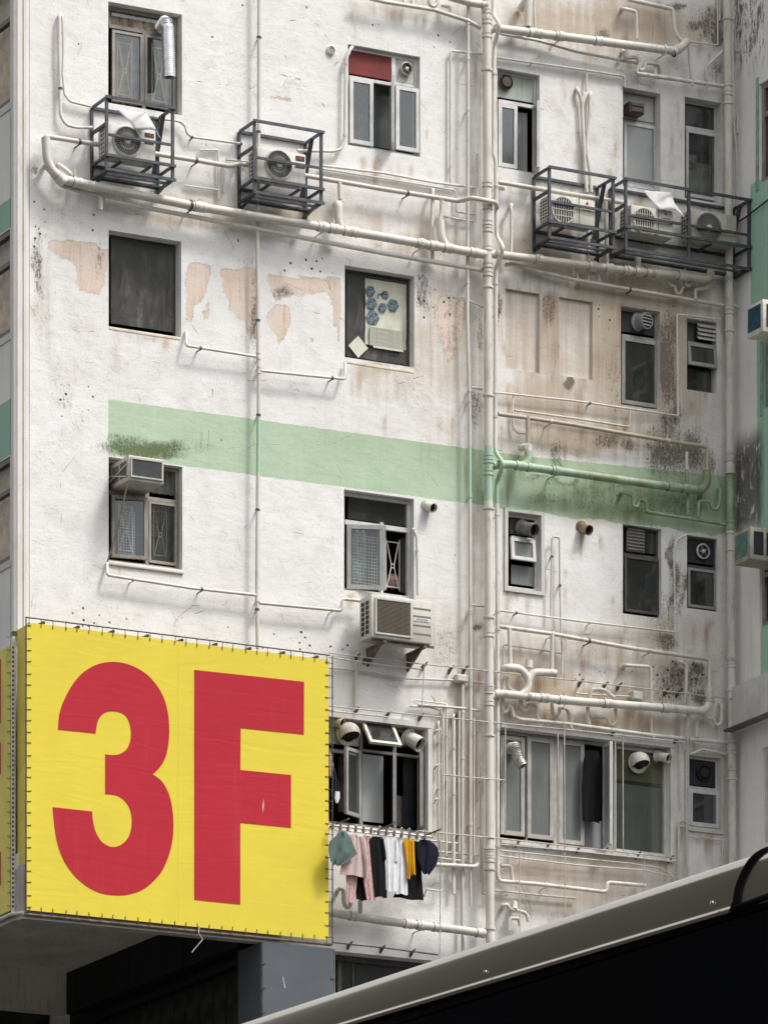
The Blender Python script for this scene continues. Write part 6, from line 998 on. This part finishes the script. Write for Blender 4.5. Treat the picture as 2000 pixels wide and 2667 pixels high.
rk = mk('clothes_rack', B().tube([L(862, 2150, .55), L(1122, 2180, .55)], .014, 8), PLAST); tag(rk, 'thin white clothes pole on arms carrying the laundry', 'clothes rack'); 
for x, y in ((860, 2150), (975, 2163), (1098, 2177)): a = L(x, y, .0); mk('arm', B().tube([(a.x, 0, a.z - .02), (a.x, -.55, a.z - .02)], .012, 8), RUSTY, rk)
mk('pole', B().tube([L(862, 2160, .42), L(1115, 2190, .42)], .010, 8), PLAST, rk)
for k in range(13): a = L(866 + k * 20, 2150 + k * 2.3, .55); mk('hook', B().box(a.x - .012, a.x + .012, .53, .575, a.z - .05, a.z + .02), RUSTY, rk)

# ------------------------------------------------------------------ the bus in front
bd = Vector((-8655 / F, 1, 0)).normalized(); bx = -bd; ang = math.atan2(bx.y, bx.x); BY = 14.0
bus = bpy.data.objects.new('double_decker_bus', None); COL.objects.link(bus); bus.location = (500 / F * BY, BY, 0); bus.rotation_euler = (0, 0, ang); ORG['double_decker_bus'] = Vector((0, 0, 0)); tag(bus, 'silver roofed bus with black upper windows crossing the lower right corner', 'bus')
zt = CAMZ + (YH - 2366) / F * BY; MB_ = Matrix.Translation(bus.location) @ Matrix.Rotation(ang, 4, 'Z')
MBI = MB_.inverted(); CB = MBI @ Vector((0, 0, CAMZ))
def LB(x, y, out=0.0):
    r = MBI.to_3x3() @ Vector(((x - 1000) / F, 1, (YH - y) / F)); t = (-out - CB.y) / r.y; return CB + r * t
SILV = N('silver_bus_paint'); co = SILV.coord(); f = SILV.noise(SILV.scale(co, (1.5, 30, 30)), 1.0, 5, .6); SILV.set(SILV.mix(SILV.ramp(f, .3, .7), (.80, .725, .61), (.87, .80, .69)), .17, .97, .5); SILV.bump(SILV.noise(SILV.scale(co, (2, 40, 60)), 1.0, 3), .03, .002); SILV = SILV.m
BGL = plain('black_bus_glass', (.0015, .002, .004), .05, 0, .1, 2, None, 0, .16); RUB = plain('black_rubber', (.008, .008, .009), .85, 0, .2, 9, None, 0, .1)
CURVE = []; w_, h_ = 0.0, 0.0                        # (depth in, share of the height): nearly upright below, rolling over at the top
for k in range(1, 41):
    x_ = k / 40; tl = math.radians(2 + 11 * x_ / .66 if x_ < .66 else 13 + 71 * ((x_ - .66) / .34) ** 1.1); w_ -= math.sin(tl) * .125 / 40; h_ += math.cos(tl) / 40
    if k % 2 == 0: CURVE.append((w_, h_))
CURVE = [(a_, b_ / h_) for a_, b_ in CURVE]
b = B(); vs = []; fs = []; S0, S1 = -9.3, 1.55; stations = [S0 + (S1 - S0) * i / 22 for i in range(23)]; prof_n = 0
for s in stations:
    T = .1116 + .010 * max(-3, s); pr = [(-.03, -T - .012), (.006, -T - .012), (.007, -T - .004), (.001, -T)]
    pr += [(w_, -T * (1 - h_)) for w_, h_ in CURVE]
    pr += [(-.4, .02), (-1.25, .05), (-2.1, .02), (-2.45, -.04), (-2.5, -.12)]; prof_n = len(pr)
    dr = .0 if s < 1.0 else -.10 * (s - 1.0) ** 2
    for w, z in pr: vs.append((s, -w, zt + z + dr))
for i in range(len(stations) - 1):
    for j in range(prof_n - 1): a = i * prof_n + j; fs.append((a, a + 1, a + prof_n + 1, a + prof_n))
fs.append(tuple(range(prof_n))); fs.append(tuple((len(stations) - 1) * prof_n + j for j in reversed(range(prof_n))))
b.add(vs, [tuple(reversed(f_)) for f_ in fs]); mk('roof', b, SILV, bus, smooth=True, ang=50)
zb = zt - .135
mk('upper_window', B().box(S0 + .1, S1 - .1, -.03, -.012, zb - .95, zb + .012), BGL, bus); mk('upper_window', B().box(S0 + .1, S1 - .1, -2.48, -2.46, zb - .95, zb), BGL, bus)
gk = B(); gk.box(S0 + .1, S1 - .1, -.011, -.004, zb - .006, zb + .010); mk('gasket', gk, RUB, bus)
for s in (-7.2, -5.6, -4.0, -2.4): mk('window_pillar', B().box(s - .03, s + .03, -.0115, -.009, zb - .95, zb - .007), RUB, bus)
mk('body', B().bevbox(S0, S1, -2.5, 0, .35, zb - .95, .05), SILV, bus); mk('lower_window', B().box(S0 + .3, S1 - .5, .001, .012, 1.35, 2.2), BGL, bus); mk('front_glass', B().box(S1 - .1, S1 - .08, -2.46, -.03, zb - .95, zb), BGL, bus); mk('rear_panel', B().box(S0, S0 + .1, -2.5, -.0, zb - .95, zb), SILV, bus)
for s in (-7.4, -.9):
    wh = mk('wheel', B().lathe([(0, -.14), (.30, -.14), (.46, -.12), (.49, -.08), (.49, .1), (.44, .14), (0, .14)], (s, .16, .49), (0, 1, 0), 24), RUB, bus, smooth=True); mk('rim', B().lathe([(.28, 0), (.24, .03), (0, .03)], (s, .015, .49), (0, -1, 0), 20), SILV, bus)
for x, y in ((1265, 2533), (1855, 2353)): c = LB(x, y, .0); mk('rivet', B().lathe([(.0055, 0), (.005, .003), (0, .005)], c + Vector((0, .0, 0)), (0, -1, 0), 12), SILV, bus, smooth=True)
def onroof(s, k): T = .1116 + .010 * max(-3, s); a_, b_ = CURVE[k]; return Vector((s, -a_ - .003, zt - T * (1 - b_)))
mk('rubber_seam', B().tube([Vector((.700, -.008, zt - .135)), Vector((.704, -.006, zt - .118))] + [onroof(.708 + .10 * (k / 19) ** 2.2, k) for k in range(20)] + [Vector((.90, .2, zt + .012))], .0085, 8, fillet=1), RUB, bus, smooth=True); mk('rubber_seam', B().tube([Vector((.70, -.008, zt - .126)), Vector((1.0, -.008, zt - .118)), Vector((1.5, -.008, zt - .14))], .008, 8), RUB, bus, smooth=True)

# ------------------------------------------------------------------ street
def sheet(name, pts, z, mat, kind='structure'):
    me = bpy.data.meshes.new(name); me.from_pydata([(x, y, z) for x, y in pts], [], [tuple(range(len(pts)))]); me.materials.append(mat); o = bpy.data.objects.new(name, me); COL.objects.link(o); o['kind'] = kind; return o
ASPH = plain('asphalt', (.05, .05, .052), .9, 0, .2, 3, None, .3); PAVE = plain('paving', (.24, .23, .215), .85, 0, .12, 2, (.15, .14, .13, .4))
sheet('ground', [(-900, -900), (900, -900), (900, 900), (-900, 900)], 0, ASPH)
pv = B(); pv.box(UC - 6, UW + 2, .2, 9.0, -1.5, -1.36); o = mk('pavement', pv, PAVE, None, (0, 0, -1.5)); o['kind'] = 'structure'
# the rest of the block, outside the picture
blk = B(); blk.box(UL + .12, UW + 5, -12, -7.2, -1.5, VTOP); mk('rear_wall', blk, PAVE, bld)

# unseen blocks across the street, added and shaped for glass and bus-roof reflections
def block(label, wx, wy, rz, w, dp, h, col, nx, nz):
    t = bpy.data.objects.new('reflection_block', None); COL.objects.link(t); t.location = (wx, wy, 0); t.rotation_euler = (0, 0, rz); ORG[t.name] = Vector((0, 0, 0)); tag(t, label, 'building')
    mk('block_wall', B().box(-w / 2, w / 2, -dp, 0, 0, h), plain('block_paint' + str(h), col, .85, 0, .1, .5, (.2, .18, .15, .5)), t); g = B()
    for i in range(nx):
        for j in range(nz): u = -w / 2 + w * (i + .25) / nx; v = 4 + (h - 5) * j / nz; g.box(u, u + w / nx * .5, .001, .03, v, v + (h - 5) / nz * .55)
    mk('window', g, DARKBD, t, kind='stuff'); return t
block('unseen tall grey block added for window reflections, behind the viewer on the right', 46, 44, math.radians(-125.5), 44, 12, 46, (.27, .255, .235), 12, 13)
block('unseen long dark brown block added for bus roof reflections, left of the bus', -14, 20, math.radians(119.9), 34, 10, 19, (.022, .019, .015), 12, 5)
